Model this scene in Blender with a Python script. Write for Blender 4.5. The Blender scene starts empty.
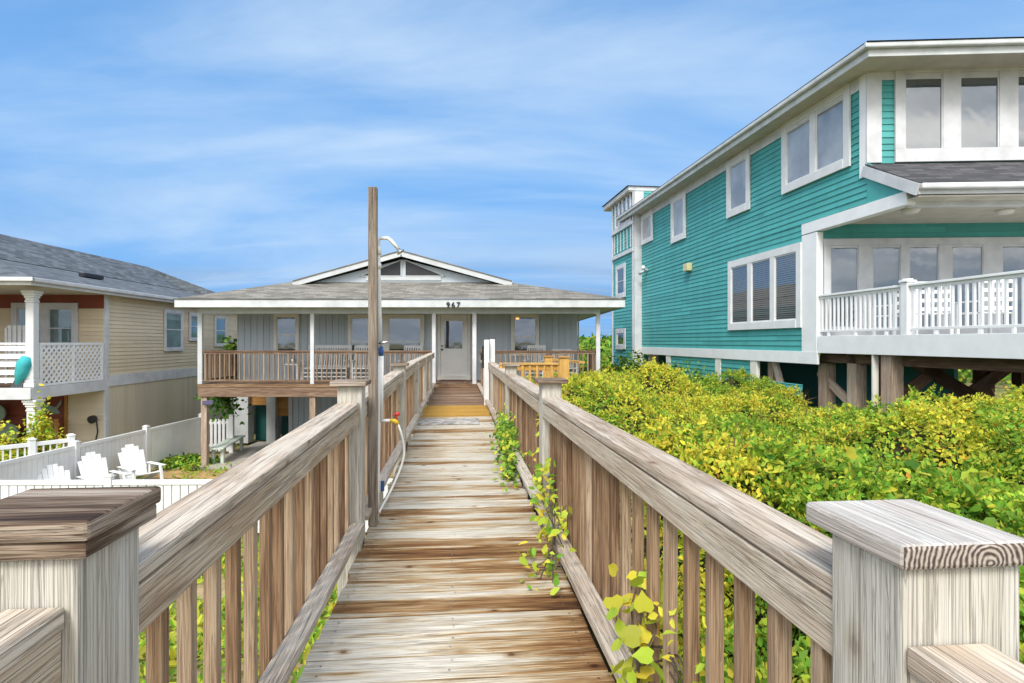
import bpy, math, random
import numpy as np
from mathutils import Vector, Matrix

random.seed(7)
RNG = np.random.default_rng(11)
F, HZ, CAMZ = 600.0, 341.5, 1.34
sc = bpy.context.scene
COL = sc.collection
R = math.radians

# ------------------------------------------------------------------ helpers
def ray(px, py):
    return (px - 512) / F, 1.0, -(py - HZ) / F

def at(px, py, Y):
    r = ray(px, py)
    return Vector((r[0] * Y, Y, CAMZ + r[2] * Y))

def onp(p0, d, px, py):
    """distance along a vertical plane (through p0, direction d) and height"""
    rx, _, rz = ray(px, py)
    # lam*(rx,1) = p0 + s*d
    det = -rx * d[1] + d[0]
    lam = (-p0[0] * d[1] + d[0] * p0[1]) / det
    s = (rx * p0[1] - p0[0]) / det
    return s, CAMZ + lam * rz

class MB:
    """collects shapes; local (x, y, z) is turned by ang about z and moved to (ox, oy)"""
    def __init__(self, ox=0, oy=0, ang=0):
        self.v, self.f, self.uv, self.m = [], [], [], []
        self.ox, self.oy, self.c, self.s = ox, oy, math.cos(ang), math.sin(ang)
    def P(self, p):
        x, y, z = p
        return (self.ox + x * self.c - y * self.s, self.oy + x * self.s + y * self.c, z)
    def face(self, pts, uvs=None, mat=0):
        i = len(self.v)
        self.v += [self.P(p) for p in pts]
        self.f.append(tuple(range(i, i + len(pts))))
        if uvs is None:
            p0 = Vector(pts[0]); e = (Vector(pts[1]) - p0)
            e = e.normalized() if e.length > 1e-9 else Vector((1, 0, 0))
            n = e.cross(Vector(pts[-1]) - p0)
            g = n.cross(e).normalized() if n.length > 1e-9 else Vector((0, 0, 1))
            uvs = [((Vector(p) - p0).dot(e), (Vector(p) - p0).dot(g)) for p in pts]
        self.uv.append(uvs); self.m.append(mat)
    def hexa(self, c, mat=0, end=None, axis=0):
        """c: 8 corners index = 4*i+2*j+k for axes; axis is the long one"""
        o = (random.uniform(0, 40), random.uniform(0, 40))
        base = len(self.v)
        self.v += [self.P(p) for p in c]
        C = [Vector(p) for p in c]
        L = [(C[4] - C[0]).length, (C[2] - C[0]).length, (C[1] - C[0]).length]
        quads = {(0, 0): (0, 1, 3, 2), (0, 1): (4, 6, 7, 5), (1, 0): (0, 4, 5, 1), (1, 1): (2, 3, 7, 6),
                 (2, 0): (0, 2, 6, 4), (2, 1): (1, 5, 7, 3)}
        for (ax, side), q in quads.items():
            uvs = []
            for i in q:
                b = ((i >> 2) & 1, (i >> 1) & 1, i & 1)
                co = [b[k] * L[k] for k in range(3)]
                oth = [k for k in range(3) if k != ax]
                if ax == axis:
                    uvs.append((co[oth[0]] - L[oth[0]] * .5, co[oth[1]] - L[oth[1]] * .5))
                else:
                    w = [k for k in oth if k != axis][0]
                    uvs.append((co[axis] + o[0], co[w] + o[1] + 1.7 * ax + .9 * side))
            self.f.append(tuple(base + i for i in q)); self.uv.append(uvs)
            self.m.append(end if (end is not None and ax == axis) else mat)
    def box(self, x0, x1, y0, y1, z0, z1, mat=0, end=None, axis=None):
        d = (x1 - x0, y1 - y0, z1 - z0)
        if axis is None: axis = max(range(3), key=lambda k: abs(d[k]))
        c = [(x, y, z) for x in (x0, x1) for y in (y0, y1) for z in (z0, z1)]
        self.hexa(c, mat, end, axis)
    def beam(self, p0, p1, w, h, mat=0, up=(0, 0, 1), end=None):
        p0, p1 = Vector(p0), Vector(p1)
        d = (p1 - p0).normalized(); upv = Vector(up)
        if abs(d.dot(upv)) > .99: upv = Vector((1, 0, 0))
        s = d.cross(upv).normalized(); u = s.cross(d).normalized()
        c = []
        for q in (p0, p1):
            for a in (-.5, .5):
                for b in (-.5, .5):
                    c.append(q + s * (a * w) + u * (b * h))
        self.hexa(c, mat, end, 0)
    def tube(self, pts, r, n=8, mat=0, caps=True):
        pts = [Vector(p) for p in pts]
        rs = r if isinstance(r, (list, tuple)) else [r] * len(pts)
        base = len(self.v); L = 0
        prev = None
        for i, p in enumerate(pts):
            d = (pts[min(i + 1, len(pts) - 1)] - pts[max(i - 1, 0)]).normalized()
            if prev is None:
                a = d.orthogonal().normalized()
            else:
                a = (prev - d * prev.dot(d)).normalized()
            prev = a; b = d.cross(a)
            for k in range(n):
                th = 2 * math.pi * k / n
                self.v.append(self.P(p + (a * math.cos(th) + b * math.sin(th)) * rs[i]))
        for i in range(len(pts) - 1):
            l2 = L + (pts[i + 1] - pts[i]).length
            for k in range(n):
                k2 = (k + 1) % n
                self.f.append((base + i * n + k, base + i * n + k2, base + (i + 1) * n + k2, base + (i + 1) * n + k))
                w = 2 * math.pi * rs[i] / n
                self.uv.append([(L, k * w), (L, (k + 1) * w), (l2, (k + 1) * w), (l2, k * w)]); self.m.append(mat)
            L = l2
        if caps:
            self.f.append(tuple(base + k for k in range(n))[::-1]); self.uv.append([(0, 0)] * n); self.m.append(mat)
            e = base + (len(pts) - 1) * n
            self.f.append(tuple(e + k for k in range(n))); self.uv.append([(0, 0)] * n); self.m.append(mat)
    def lathe(self, x, y, prof, n=16, mat=0):
        self.tube([(x, y, z) for z, r in prof], [r for z, r in prof], n, mat)
    def prism(self, poly, y0, y1, mat=0):
        """poly of (x,z) extruded from y0 to y1"""
        n = len(poly)
        self.face([(x, y0, z) for x, z in poly], [(x, z) for x, z in poly], mat)
        self.face([(x, y1, z) for x, z in poly[::-1]], [(x, z) for x, z in poly[::-1]], mat)
        for i in range(n):
            (xa, za), (xb, zb) = poly[i], poly[(i + 1) % n]
            self.face([(xa, y0, za), (xa, y1, za), (xb, y1, zb), (xb, y0, zb)], None, mat)
    def build(self, name, mats, parent=None, bevel=0, smooth=False):
        if not isinstance(mats, (list, tuple)): mats = [mats]
        base = Vector((0, 0, 0)); q = parent
        while q is not None:
            base += q.location; q = q.parent
        me = bpy.data.meshes.new(name)
        me.from_pydata([(a - base.x, b - base.y, c - base.z) for a, b, c in self.v], [], self.f)
        ul = me.uv_layers.new(name='UVMap')
        flat = [c for f in self.uv for p in f for c in p]
        ul.data.foreach_set('uv', flat)
        for m in mats: me.materials.append(m)
        me.polygons.foreach_set('material_index', self.m)
        if smooth: me.polygons.foreach_set('use_smooth', [True] * len(self.f))
        me.update()
        # consistent outward normals
        import bmesh
        bm = bmesh.new(); bm.from_mesh(me); bmesh.ops.recalc_face_normals(bm, faces=bm.faces); bm.to_mesh(me); bm.free()
        o = bpy.data.objects.new(name, me); COL.objects.link(o)
        if parent is not None: o.parent = parent
        if bevel:
            b = o.modifiers.new('edge', 'BEVEL'); b.width = bevel; b.segments = 2; b.limit_method = 'ANGLE'
        return o

def tag(o, label, cat, group=None, kind=None):
    if label: o['label'] = label
    if cat: o['category'] = cat
    if group: o['group'] = group
    if kind: o['kind'] = kind
    return o

def thing(name, label, cat, base, group=None):
    o = bpy.data.objects.new(name, None); COL.objects.link(o)
    o.empty_display_size = .2; o.location = base
    return tag(o, label, cat, group)

def rebase(o, base):
    """move a one-mesh thing's origin to its base"""
    b = Vector(base); o.data.transform(Matrix.Translation(-b)); o.location = b
    return o

def copy_tree(o, parent=None):
    c = o.copy(); COL.objects.link(c)
    if parent is not None: c.parent = parent
    for ch in list(o.children): copy_tree(ch, c)
    return c

# ------------------------------------------------------------------ materials
def newmat(name):
    m = bpy.data.materials.new(name); m.use_nodes = True
    nt = m.node_tree
    return m, nt, nt.nodes, nt.links, nt.nodes['Principled BSDF']

def ramp(N, stops, interp='LINEAR'):
    r = N.new('ShaderNodeValToRGB'); cr = r.color_ramp; cr.interpolation = interp
    while len(cr.elements) > 1: cr.elements.remove(cr.elements[-1])
    cr.elements[0].position = stops[0][0]; cr.elements[0].color = (*stops[0][1], 1)
    for p, c in stops[1:]:
        e = cr.elements.new(p); e.color = (*c, 1)
    return r

def math_n(N, L, op, a, b=None, clamp=False):
    n = N.new('ShaderNodeMath'); n.operation = op; n.use_clamp = clamp
    for i, x in enumerate((a, b)):
        if x is None: continue
        if isinstance(x, (int, float)): n.inputs[i].default_value = x
        else: L.new(x, n.inputs[i])
    return n.outputs[0]

def wood(name, stops, streak=1.0, bias=0.0, rnd=.25, rough=.85, lines=.5, bump=.6, knots=False, patch=None, stain=False, fa=.95):
    m, nt, N, L, B = newmat(name)
    uv = N.new('ShaderNodeUVMap')
    oi = N.new('ShaderNodeObjectInfo'); ge = N.new('ShaderNodeNewGeometry')
    rsum = math_n(N, L, 'FRACT', math_n(N, L, 'ADD', oi.outputs['Random'], ge.outputs['Random Per Island']))
    w = math_n(N, L, 'MULTIPLY', rsum, 73.0)
    def noise(su, sv, scale, detail, dist=0, ww=w):
        mp = N.new('ShaderNodeMapping'); mp.inputs['Scale'].default_value = (su, sv, 1)
        L.new(uv.outputs[0], mp.inputs[0])
        t = N.new('ShaderNodeTexNoise'); t.noise_dimensions = '4D'
        t.inputs['Scale'].default_value = scale; t.inputs['Detail'].default_value = detail
        t.inputs['Distortion'].default_value = dist
        L.new(mp.outputs[0], t.inputs['Vector']); L.new(ww, t.inputs['W'])
        return t.outputs[0]
    broad = noise(.95, 9, 1.5, 8, 1.1)      # long soft streaks
    fine = noise(2.6, 85, 1.6, 7, .5)         # fine grain
    lines_n = noise(.9, 30, 1.0, 5, 1.6)      # growth lines
    v = math_n(N, L, 'MULTIPLY_ADD', broad, streak * 1.7); v.node.inputs[2].default_value = .5 - .85 * streak + bias
    v = math_n(N, L, 'ADD', v, math_n(N, L, 'MULTIPLY', math_n(N, L, 'SUBTRACT', fine, .5), fa))
    v = math_n(N, L, 'ADD', v, math_n(N, L, 'MULTIPLY', math_n(N, L, 'SUBTRACT', rsum, .5), rnd))
    if patch:
        tc = N.new('ShaderNodeTexCoord')
        pn = N.new('ShaderNodeTexNoise'); pn.inputs['Scale'].default_value = patch[0]; pn.inputs['Detail'].default_value = 3
        L.new(tc.outputs['Object'], pn.inputs['Vector'])
        v = math_n(N, L, 'ADD', v, math_n(N, L, 'MULTIPLY', math_n(N, L, 'SUBTRACT', pn.outputs[0], .5), patch[1]))
    if stain:      # brown weathering on the landward-right planks near the dune end
        tc2 = N.new('ShaderNodeTexCoord'); sp2 = N.new('ShaderNodeSeparateXYZ'); L.new(tc2.outputs['Object'], sp2.inputs[0])
        def mr_(x, a, e, lo, hi):
            r_ = N.new('ShaderNodeMapRange'); r_.interpolation_type = 'SMOOTHSTEP'
            for k_, x_ in zip(('From Min', 'From Max', 'To Min', 'To Max'), (a, e, lo, hi)): r_.inputs[k_].default_value = x_
            L.new(x, r_.inputs['Value']); return r_.outputs[0]
        st = math_n(N, L, 'MULTIPLY', mr_(sp2.outputs['X'], .35, 1.15, .25, 1.), mr_(sp2.outputs['Y'], -6.4, -2.6, .50, .04))
        v = math_n(N, L, 'SUBTRACT', v, st)
    cr = ramp(N, stops); L.new(v, cr.inputs[0])
    ln = ramp(N, [(.28, (.25, .22, .2)), (.40, (1, 1, 1)), (.51, (1, 1, 1)), (.53, (.5, .46, .42)), (.55, (1, 1, 1)), (.66, (1, 1, 1)), (.72, (.55, .5, .46)), (.78, (1, 1, 1))])
    L.new(lines_n, ln.inputs[0])
    mx = N.new('ShaderNodeMix'); mx.data_type = 'RGBA'; mx.blend_type = 'MULTIPLY'
    mx.inputs['Factor'].default_value = lines
    L.new(cr.outputs[0], mx.inputs['A']); L.new(ln.outputs[0], mx.inputs['B'])
    out = mx.outputs['Result']
    crk = noise(.45, 55, 1.0, 4, .8)
    ck = ramp(N, [(.40, (1, 1, 1)), (.412, (.35, .28, .24)), (.424, (1, 1, 1)), (.485, (1, 1, 1)), (.5, (.14, .10, .08)), (.515, (1, 1, 1)), (.59, (1, 1, 1)), (.6, (.4, .34, .3)), (.61, (1, 1, 1))]); L.new(crk, ck.inputs[0])
    m3 = N.new('ShaderNodeMix'); m3.data_type = 'RGBA'; m3.blend_type = 'MULTIPLY'; m3.inputs['Factor'].default_value = min(1, lines * 1.1)
    L.new(out, m3.inputs['A']); L.new(ck.outputs[0], m3.inputs['B']); out = m3.outputs['Result']
    # knots
    if knots:
        mp = N.new('ShaderNodeMapping'); mp.inputs['Scale'].default_value = (2.7, 3.6, 1)
        ad = N.new('ShaderNodeVectorMath'); ad.operation = 'ADD'
        cbn = N.new('ShaderNodeCombineXYZ'); L.new(w, cbn.inputs[0]); L.new(w, cbn.inputs[1]); L.new(uv.outputs[0], ad.inputs[0]); L.new(cbn.outputs[0], ad.inputs[1])
        L.new(ad.outputs[0], mp.inputs[0])
        vo = N.new('ShaderNodeTexVoronoi'); vo.voronoi_dimensions = '2D'; vo.inputs['Scale'].default_value = 1.0
        L.new(mp.outputs[0], vo.inputs['Vector'])
        sc_ = N.new('ShaderNodeSeparateColor'); L.new(vo.outputs['Color'], sc_.inputs[0])
        gate = math_n(N, L, 'GREATER_THAN', sc_.outputs[0], .72)
        dd = math_n(N, L, 'ADD', vo.outputs['Distance'], math_n(N, L, 'MULTIPLY', math_n(N, L, 'SUBTRACT', fine, .5), .05))
        kr = ramp(N, [(.0, (.16, .08, .045)), (.035, (.28, .16, .09)), (.055, (.7, .58, .46)), (.13, (1, 1, 1))])
        L.new(dd, kr.inputs[0])
        gk = math_n(N, L, 'MULTIPLY', gate, float(knots))
        m2 = N.new('ShaderNodeMix'); m2.data_type = 'RGBA'; m2.blend_type = 'MULTIPLY'; L.new(gk, m2.inputs['Factor'])
        L.new(out, m2.inputs['A']); L.new(kr.outputs[0], m2.inputs['B']); out = m2.outputs['Result']
    L.new(out, B.inputs['Base Color'])
    B.inputs['Roughness'].default_value = rough
    B.inputs['Specular IOR Level'].default_value = .25
    bp = N.new('ShaderNodeBump'); bp.inputs['Strength'].default_value = bump; bp.inputs['Distance'].default_value = .008
    hsum = math_n(N, L, 'ADD', math_n(N, L, 'MULTIPLY', fine, .9), math_n(N, L, 'MULTIPLY', ln.outputs[0], ck.outputs[0]))
    L.new(hsum, bp.inputs['Height']); L.new(bp.outputs[0], B.inputs['Normal'])
    return m

def paint(name, col, rough=.6, var=.06, bump=.0, spec=.35, scale=3.0, metal=0):
    m, nt, N, L, B = newmat(name)
    tc = N.new('ShaderNodeTexCoord')
    t = N.new('ShaderNodeTexNoise'); t.inputs['Scale'].default_value = scale; t.inputs['Detail'].default_value = 6
    L.new(tc.outputs['Object'], t.inputs['Vector'])
    lo = tuple(max(0, c * (1 - var * 2)) for c in col); hi = tuple(min(1, c * (1 + var)) for c in col)
    cr = ramp(N, [(.3, lo), (.65, hi)]); L.new(t.outputs[0], cr.inputs[0])
    L.new(cr.outputs[0], B.inputs['Base Color'])
    B.inputs['Roughness'].default_value = rough; B.inputs['Specular IOR Level'].default_value = spec
    B.inputs['Metallic'].default_value = metal
    if bump:
        t2 = N.new('ShaderNodeTexNoise'); t2.inputs['Scale'].default_value = 60; L.new(tc.outputs['Object'], t2.inputs['Vector'])
        bp = N.new('ShaderNodeBump'); bp.inputs['Strength'].default_value = bump; bp.inputs['Distance'].default_value = .004
        L.new(t2.outputs[0], bp.inputs['Height']); L.new(bp.outputs[0], B.inputs['Normal'])
    return m

def siding(name, col, var=.07):
    """painted boards: every board a slightly different tone, faint vertical weather streaks"""
    m, nt, N, L, B = newmat(name)
    ge = N.new('ShaderNodeNewGeometry'); tc = N.new('ShaderNodeTexCoord')
    mp = N.new('ShaderNodeMapping'); mp.inputs['Scale'].default_value = (2.2, 2.2, .35); L.new(tc.outputs['Object'], mp.inputs[0])
    t = N.new('ShaderNodeTexNoise'); t.inputs['Scale'].default_value = 1.4; t.inputs['Detail'].default_value = 7
    L.new(mp.outputs[0], t.inputs['Vector'])
    v = math_n(N, L, 'ADD', math_n(N, L, 'MULTIPLY', ge.outputs['Random Per Island'], .4), math_n(N, L, 'MULTIPLY', t.outputs[0], .6))
    cr = ramp(N, [(.25, tuple(c * (1 - 1.6 * var) for c in col)), (.75, tuple(min(1, c * (1 + var)) for c in col))])
    L.new(v, cr.inputs[0]); L.new(cr.outputs[0], B.inputs['Base Color'])
    B.inputs['Roughness'].default_value = .55; B.inputs['Specular IOR Level'].default_value = .3
    return m

def shingle(name, stops, w=.33, h=.14):
    m, nt, N, L, B = newmat(name)
    uv = N.new('ShaderNodeUVMap')
    br = N.new('ShaderNodeTexBrick'); br.inputs['Scale'].default_value = 1
    br.inputs['Brick Width'].default_value = w; br.inputs['Row Height'].default_value = h
    br.inputs['Mortar Size'].default_value = .012; br.inputs['Mortar Smooth'].default_value = .3
    br.inputs['Color1'].default_value = (0, 0, 0, 1); br.inputs['Color2'].default_value = (1, 1, 1, 1); br.inputs['Mortar'].default_value = (.1, .1, .1, 1)
    L.new(uv.outputs[0], br.inputs['Vector'])
    n = N.new('ShaderNodeTexNoise'); n.inputs['Scale'].default_value = 55; n.inputs['Detail'].default_value = 4
    L.new(uv.outputs[0], n.inputs['Vector'])
    n2 = N.new('ShaderNodeTexNoise'); n2.inputs['Scale'].default_value = .8; n2.inputs['Detail'].default_value = 4
    L.new(uv.outputs[0], n2.inputs['Vector'])
    v = math_n(N, L, 'ADD', math_n(N, L, 'MULTIPLY', br.outputs['Color'], .38), math_n(N, L, 'MULTIPLY', n.outputs[0], .45))
    v = math_n(N, L, 'ADD', v, math_n(N, L, 'MULTIPLY', n2.outputs[0], .3))
    cr = ramp(N, stops); L.new(v, cr.inputs[0]); L.new(cr.outputs[0], B.inputs['Base Color'])
    B.inputs['Roughness'].default_value = .95; B.inputs['Specular IOR Level'].default_value = .15
    bp = N.new('ShaderNodeBump'); bp.inputs['Strength'].default_value = .5; bp.inputs['Distance'].default_value = .01
    L.new(v, bp.inputs['Height']); L.new(bp.outputs[0], B.inputs['Normal'])
    return m

def glass(name, col, spec=1.0, blind=0.0, rough=.03):
    m, nt, N, L, B = newmat(name)
    B.inputs['Roughness'].default_value = rough
    B.inputs['IOR'].default_value = 1.9; B.inputs['Specular IOR Level'].default_value = spec
    tc = N.new('ShaderNodeTexCoord')
    t = N.new('ShaderNodeTexNoise'); t.inputs['Scale'].default_value = 1.1; t.inputs['Detail'].default_value = 3
    L.new(tc.outputs['Object'], t.inputs['Vector'])
    cr = ramp(N, [(.35, tuple(c * .55 for c in col)), (.65, col)]); L.new(t.outputs[0], cr.inputs[0])
    out = cr.outputs[0]
    if blind:
        sp = N.new('ShaderNodeSeparateXYZ'); L.new(tc.outputs['Object'], sp.inputs[0])
        s = math_n(N, L, 'FRACT', math_n(N, L, 'MULTIPLY', sp.outputs['Z'], 1 / .055))
        s = math_n(N, L, 'GREATER_THAN', s, .45)
        mx = N.new('ShaderNodeMix'); mx.data_type = 'RGBA'; mx.inputs['B'].default_value = (blind, blind, blind * .98, 1)
        L.new(s, mx.inputs['Factor']); L.new(out, mx.inputs['A']); out = mx.outputs['Result']
    L.new(out, B.inputs['Base Color'])
    # slightly wavy panes
    t2 = N.new('ShaderNodeTexNoise'); t2.inputs['Scale'].default_value = 1.6; L.new(tc.outputs['Object'], t2.inputs['Vector'])
    bp = N.new('ShaderNodeBump'); bp.inputs['Strength'].default_value = .06; bp.inputs['Distance'].default_value = .05
    L.new(t2.outputs[0], bp.inputs['Height']); L.new(bp.outputs[0], B.inputs['Normal'])
    return m

def leafmat(name, trans=.35, rough=.7):
    m, nt, N, L, B = newmat(name)
    at_ = N.new('ShaderNodeAttribute'); at_.attribute_name = 'Col'
    L.new(at_.outputs['Color'], B.inputs['Base Color'])
    B.inputs['Roughness'].default_value = rough; B.inputs['Specular IOR Level'].default_value = .15
    tr = N.new('ShaderNodeBsdfTranslucent'); L.new(at_.outputs['Color'], tr.inputs['Color'])
    mx = N.new('ShaderNodeMixShader'); mx.inputs[0].default_value = trans
    L.new(B.outputs[0], mx.inputs[1]); L.new(tr.outputs[0], mx.inputs[2])
    L.new(mx.outputs[0], N['Material Output'].inputs['Surface'])
    return m

M = {}
M['deck'] = wood('weathered_deck', [(.0, (.09, .036, .012)), (.2, (.235, .11, .038)), (.4, (.41, .255, .115)), (.56, (.57, .46, .31)), (.78, (.70, .64, .53))],
                 streak=.95, bias=.12, rnd=.60, lines=.6, patch=(.6, .9), knots=.9, stain=True, fa=.75)
M['pole'] = wood('grey_pole', [(.0, (.10, .075, .055)), (.3, (.22, .17, .13)), (.6, (.33, .275, .22)), (.9, (.44, .39, .33))], streak=.8, bias=.04, rnd=.1, lines=.6)
M['deck_brown'] = wood('brown_deck', [(.0, (.07, .035, .02)), (.4, (.20, .11, .06)), (.7, (.31, .21, .14)), (1, (.45, .37, .29))], streak=.9, bias=.0, rnd=.35, lines=.5)
M['deck_new'] = wood('new_planks', [(.0, (.32, .15, .02)), (.5, (.52, .29, .05)), (1, (.64, .42, .13))], streak=.6, rnd=.2, lines=.35)
M['rail'] = wood('weathered_rail', [(.0, (.17, .115, .075)), (.25, (.35, .26, .18)), (.5, (.50, .40, .305)), (.8, (.63, .55, .45))], streak=.8, bias=.17, rnd=.25, lines=.6, knots=.6, patch=(1.4, .7), fa=.55)
M['face'] = wood('rail_face', [(.0, (.20, .125, .075)), (.3, (.38, .265, .17)), (.6, (.53, .43, .32)), (.9, (.64, .565, .455))], streak=.7, bias=.17, rnd=.25, lines=.5, knots=.5, fa=.5)
M['post'] = wood('weathered_post', [(.0, (.23, .20, .155)), (.3, (.40, .365, .30)), (.6, (.52, .485, .41)), (.9, (.60, .575, .52))], streak=.62, bias=.15, rnd=.12, lines=.5, knots=.45, fa=.5)
M['cap'] = wood('dark_cap', [(.0, (.04, .022, .014)), (.3, (.125, .08, .05)), (.55, (.27, .20, .145)), (.85, (.45, .38, .31))], streak=1.4, bias=.02, rnd=.2, lines=.7, knots=.6)
M['cap_pale'] = wood('pale_cap', [(.0, (.26, .21, .17)), (.3, (.43, .37, .32)), (.6, (.54, .49, .44)), (.9, (.62, .59, .54))], streak=1.1, bias=.12, rnd=.1, lines=.4, knots=.6, fa=.38)
M['bal'] = wood('baluster_wood', [(.0, (.09, .045, .025)), (.3, (.215, .125, .07)), (.55, (.335, .215, .125)), (.9, (.47, .35, .24))], streak=.7, bias=.02, rnd=.65, lines=.5)
M['brown'] = wood('brown_wood', [(.0, (.08, .045, .03)), (.4, (.19, .115, .075)), (.8, (.33, .235, .165))], streak=.8, rnd=.3, lines=.5)
M['stilt'] = wood('stilt_wood', [(.0, (.24, .16, .11)), (.4, (.44, .33, .25)), (.8, (.62, .54, .45))], streak=.6, rnd=.4, lines=.5)
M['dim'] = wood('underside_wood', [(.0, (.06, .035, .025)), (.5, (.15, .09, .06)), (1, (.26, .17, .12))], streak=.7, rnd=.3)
M['orange'] = wood('orange_board', [(.0, (.30, .14, .04)), (.5, (.46, .23, .07)), (1, (.58, .33, .13))], streak=.5, rnd=.3)
M['brightwood'] = wood('yellow_pine', [(.0, (.42, .21, .05)), (.5, (.62, .36, .10)), (1, (.74, .49, .19))], streak=.5, rnd=.3)

def endgrain():
    m, nt, N, L, B = newmat('end_grain')
    uv = N.new('ShaderNodeUVMap')
    mp = N.new('ShaderNodeMapping'); mp.inputs['Location'].default_value = (-.03, .012, 0); L.new(uv.outputs[0], mp.inputs[0])
    ln = N.new('ShaderNodeVectorMath'); ln.operation = 'LENGTH'; L.new(mp.outputs[0], ln.inputs[0])
    nz = N.new('ShaderNodeTexNoise'); nz.inputs['Scale'].default_value = 25; L.new(uv.outputs[0], nz.inputs['Vector'])
    r = math_n(N, L, 'ADD', ln.outputs['Value'], math_n(N, L, 'MULTIPLY', nz.outputs[0], .016))
    nz2 = N.new('ShaderNodeTexNoise'); nz2.inputs['Scale'].default_value = 90; nz2.inputs['Detail'].default_value = 5; L.new(uv.outputs[0], nz2.inputs['Vector'])
    s = math_n(N, L, 'ADD', math_n(N, L, 'SINE', math_n(N, L, 'MULTIPLY', r, 760)), math_n(N, L, 'MULTIPLY', math_n(N, L, 'SUBTRACT', nz2.outputs[0], .5), 3.2))
    cr = ramp(N, [(.0, (.05, .036, .03)), (.4, (.16, .125, .10)), (.9, (.42, .36, .31))])
    L.new(math_n(N, L, 'MULTIPLY_ADD', s, .5), cr.inputs[0]); cr.inputs[0].links[0].from_node.inputs[2].default_value = .5
    L.new(cr.outputs[0], B.inputs['Base Color']); B.inputs['Roughness'].default_value = .9
    return m
M['end'] = endgrain()
M['white'] = paint('white_paint', (.70, .70, .69), .5, .04)
M['vinyl'] = paint('white_vinyl', (.79, .79, .785), .4, .03)  # also on the teal house's side boards, lightened against their shade
M['trim'] = paint('white_trim', (.60, .60, .61), .5, .07)
M['cream'] = paint('cream_trim', (.76, .73, .66), .55, .05)
M['fascia'] = paint('fascia_paint', (.57, .59, .59), .55, .08)
M['greytrim'] = paint('pale_grey_trim', (.52, .54, .54), .55, .06)
M['teal'] = siding('teal_siding', (.08, .36, .345), .12)
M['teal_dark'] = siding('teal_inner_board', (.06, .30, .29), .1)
M['tan'] = siding('tan_siding', (.68, .565, .39), .06)
M['tanboard'] = siding('tan_panel', (.62, .535, .40), .05)
M['grey'] = siding('grey_siding', (.47, .525, .565), .07)
M['soffit'] = paint('soffit', (.55, .50, .43), .7, .06)
M['shingle_g'] = shingle('weathered_shingle', [(.2, (.085, .08, .068)), (.5, (.18, .168, .145)), (.8, (.30, .28, .245))])
M['shingle_d'] = shingle('slate_shingle', [(.2, (.045, .052, .062)), (.5, (.10, .115, .13)), (.8, (.18, .20, .22))])
M['shingle_b'] = shingle('charcoal_shingle', [(.2, (.03, .03, .034)), (.5, (.07, .07, .075)), (.8, (.13, .125, .13))])
M['glass'] = glass('window_glass', (.05, .07, .085))
M['glass_tan'] = glass('tinted_glass', (.16, .26, .27), .6)
M['glass_dark'] = glass('dark_glass', (.05, .045, .045), .12)
M['glass_blind'] = glass('glass_with_blind', (.045, .055, .06), .8, .16)
M['glass_curtain'] = glass('glass_with_shade', (.40, .41, .42), .7)
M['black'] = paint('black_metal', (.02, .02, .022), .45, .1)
M['metal'] = paint('brushed_metal', (.55, .55, .55), .3, .05, metal=1)
M['pvc'] = paint('white_pvc', (.78, .77, .73), .4, .06)
M['blue'] = paint('blue_plastic', (.03, .09, .24), .4)
M['redk'] = paint('red_handle', (.5, .04, .03), .4)
M['yellowk'] = paint('yellow_brass', (.65, .42, .03), .35)
M['door'] = paint('cream_door', (.82, .81, .77), .5, .03)
M['mat'] = paint('door_mat', (.11, .04, .03), .9, .2)
M['brick'] = siding('red_brick_wall', (.22, .055, .03), .2)
M['sage'] = paint('sage_paint', (.22, .30, .26), .6)
M['turq'] = paint('turquoise_cloth', (.05, .40, .42), .8, .15)
M['concrete'] = paint('concrete', (.40, .37, .32), .9, .1, bump=.3)
M['tealdoor'] = paint('dark_teal_door', (.015, .10, .09), .5, .15)
M['almond'] = paint('almond_plastic', (.62, .55, .30), .5)
M['greenpaint'] = paint('mint_paint', (.52, .58, .50), .6, .1)
M['leaf'] = leafmat('leaf'); M['bigleaf'] = leafmat('broad_leaf', .4, .4)
M['bark'] = wood('bark', [(0, (.05, .035, .025)), (1, (.2, .15, .1))])
M['thicket'] = paint('thicket_dark_sheet', (.035, .035, .012), 1, .4)  # near-black, puts the shade of the leaf gaps into the colour
M['planter'] = paint('clay_pot', (.3, .15, .09), .8)

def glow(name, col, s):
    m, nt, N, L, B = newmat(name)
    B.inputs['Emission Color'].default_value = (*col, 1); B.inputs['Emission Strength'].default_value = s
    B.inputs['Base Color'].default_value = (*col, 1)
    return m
M['lamp'] = glow('amber_glow', (1, .45, .12), 1.2)  # glowing amber of the small spot in the porch window

# ------------------------------------------------------------------ numpy noise + foliage
_LAT = RNG.random((256, 256))
def vnoise(x, y):
    x = np.asarray(x, float); y = np.asarray(y, float)
    xi = np.floor(x).astype(int); yi = np.floor(y).astype(int)
    fx = x - xi; fy = y - yi
    fx = fx * fx * (3 - 2 * fx); fy = fy * fy * (3 - 2 * fy)
    g = lambda a, b: _LAT[a % 256, b % 256]
    return (g(xi, yi) * (1 - fx) + g(xi + 1, yi) * fx) * (1 - fy) + (g(xi, yi + 1) * (1 - fx) + g(xi + 1, yi + 1) * fx) * fy
def fbm(x, y, o=3):
    s = 0; a = .5
    for i in range(o):
        s = s + a * vnoise(x * 2 ** i + 17 * i, y * 2 ** i + 5 * i); a *= .5
    return s / (1 - .5 ** o)

PAL = {'yellow': (.66, .58, .06), 'lime': (.45, .53, .055), 'green': (.20, .37, .04), 'dark': (.06, .16, .02), 'olive': (.35, .36, .045), 'rust': (.48, .24, .04)}

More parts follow.
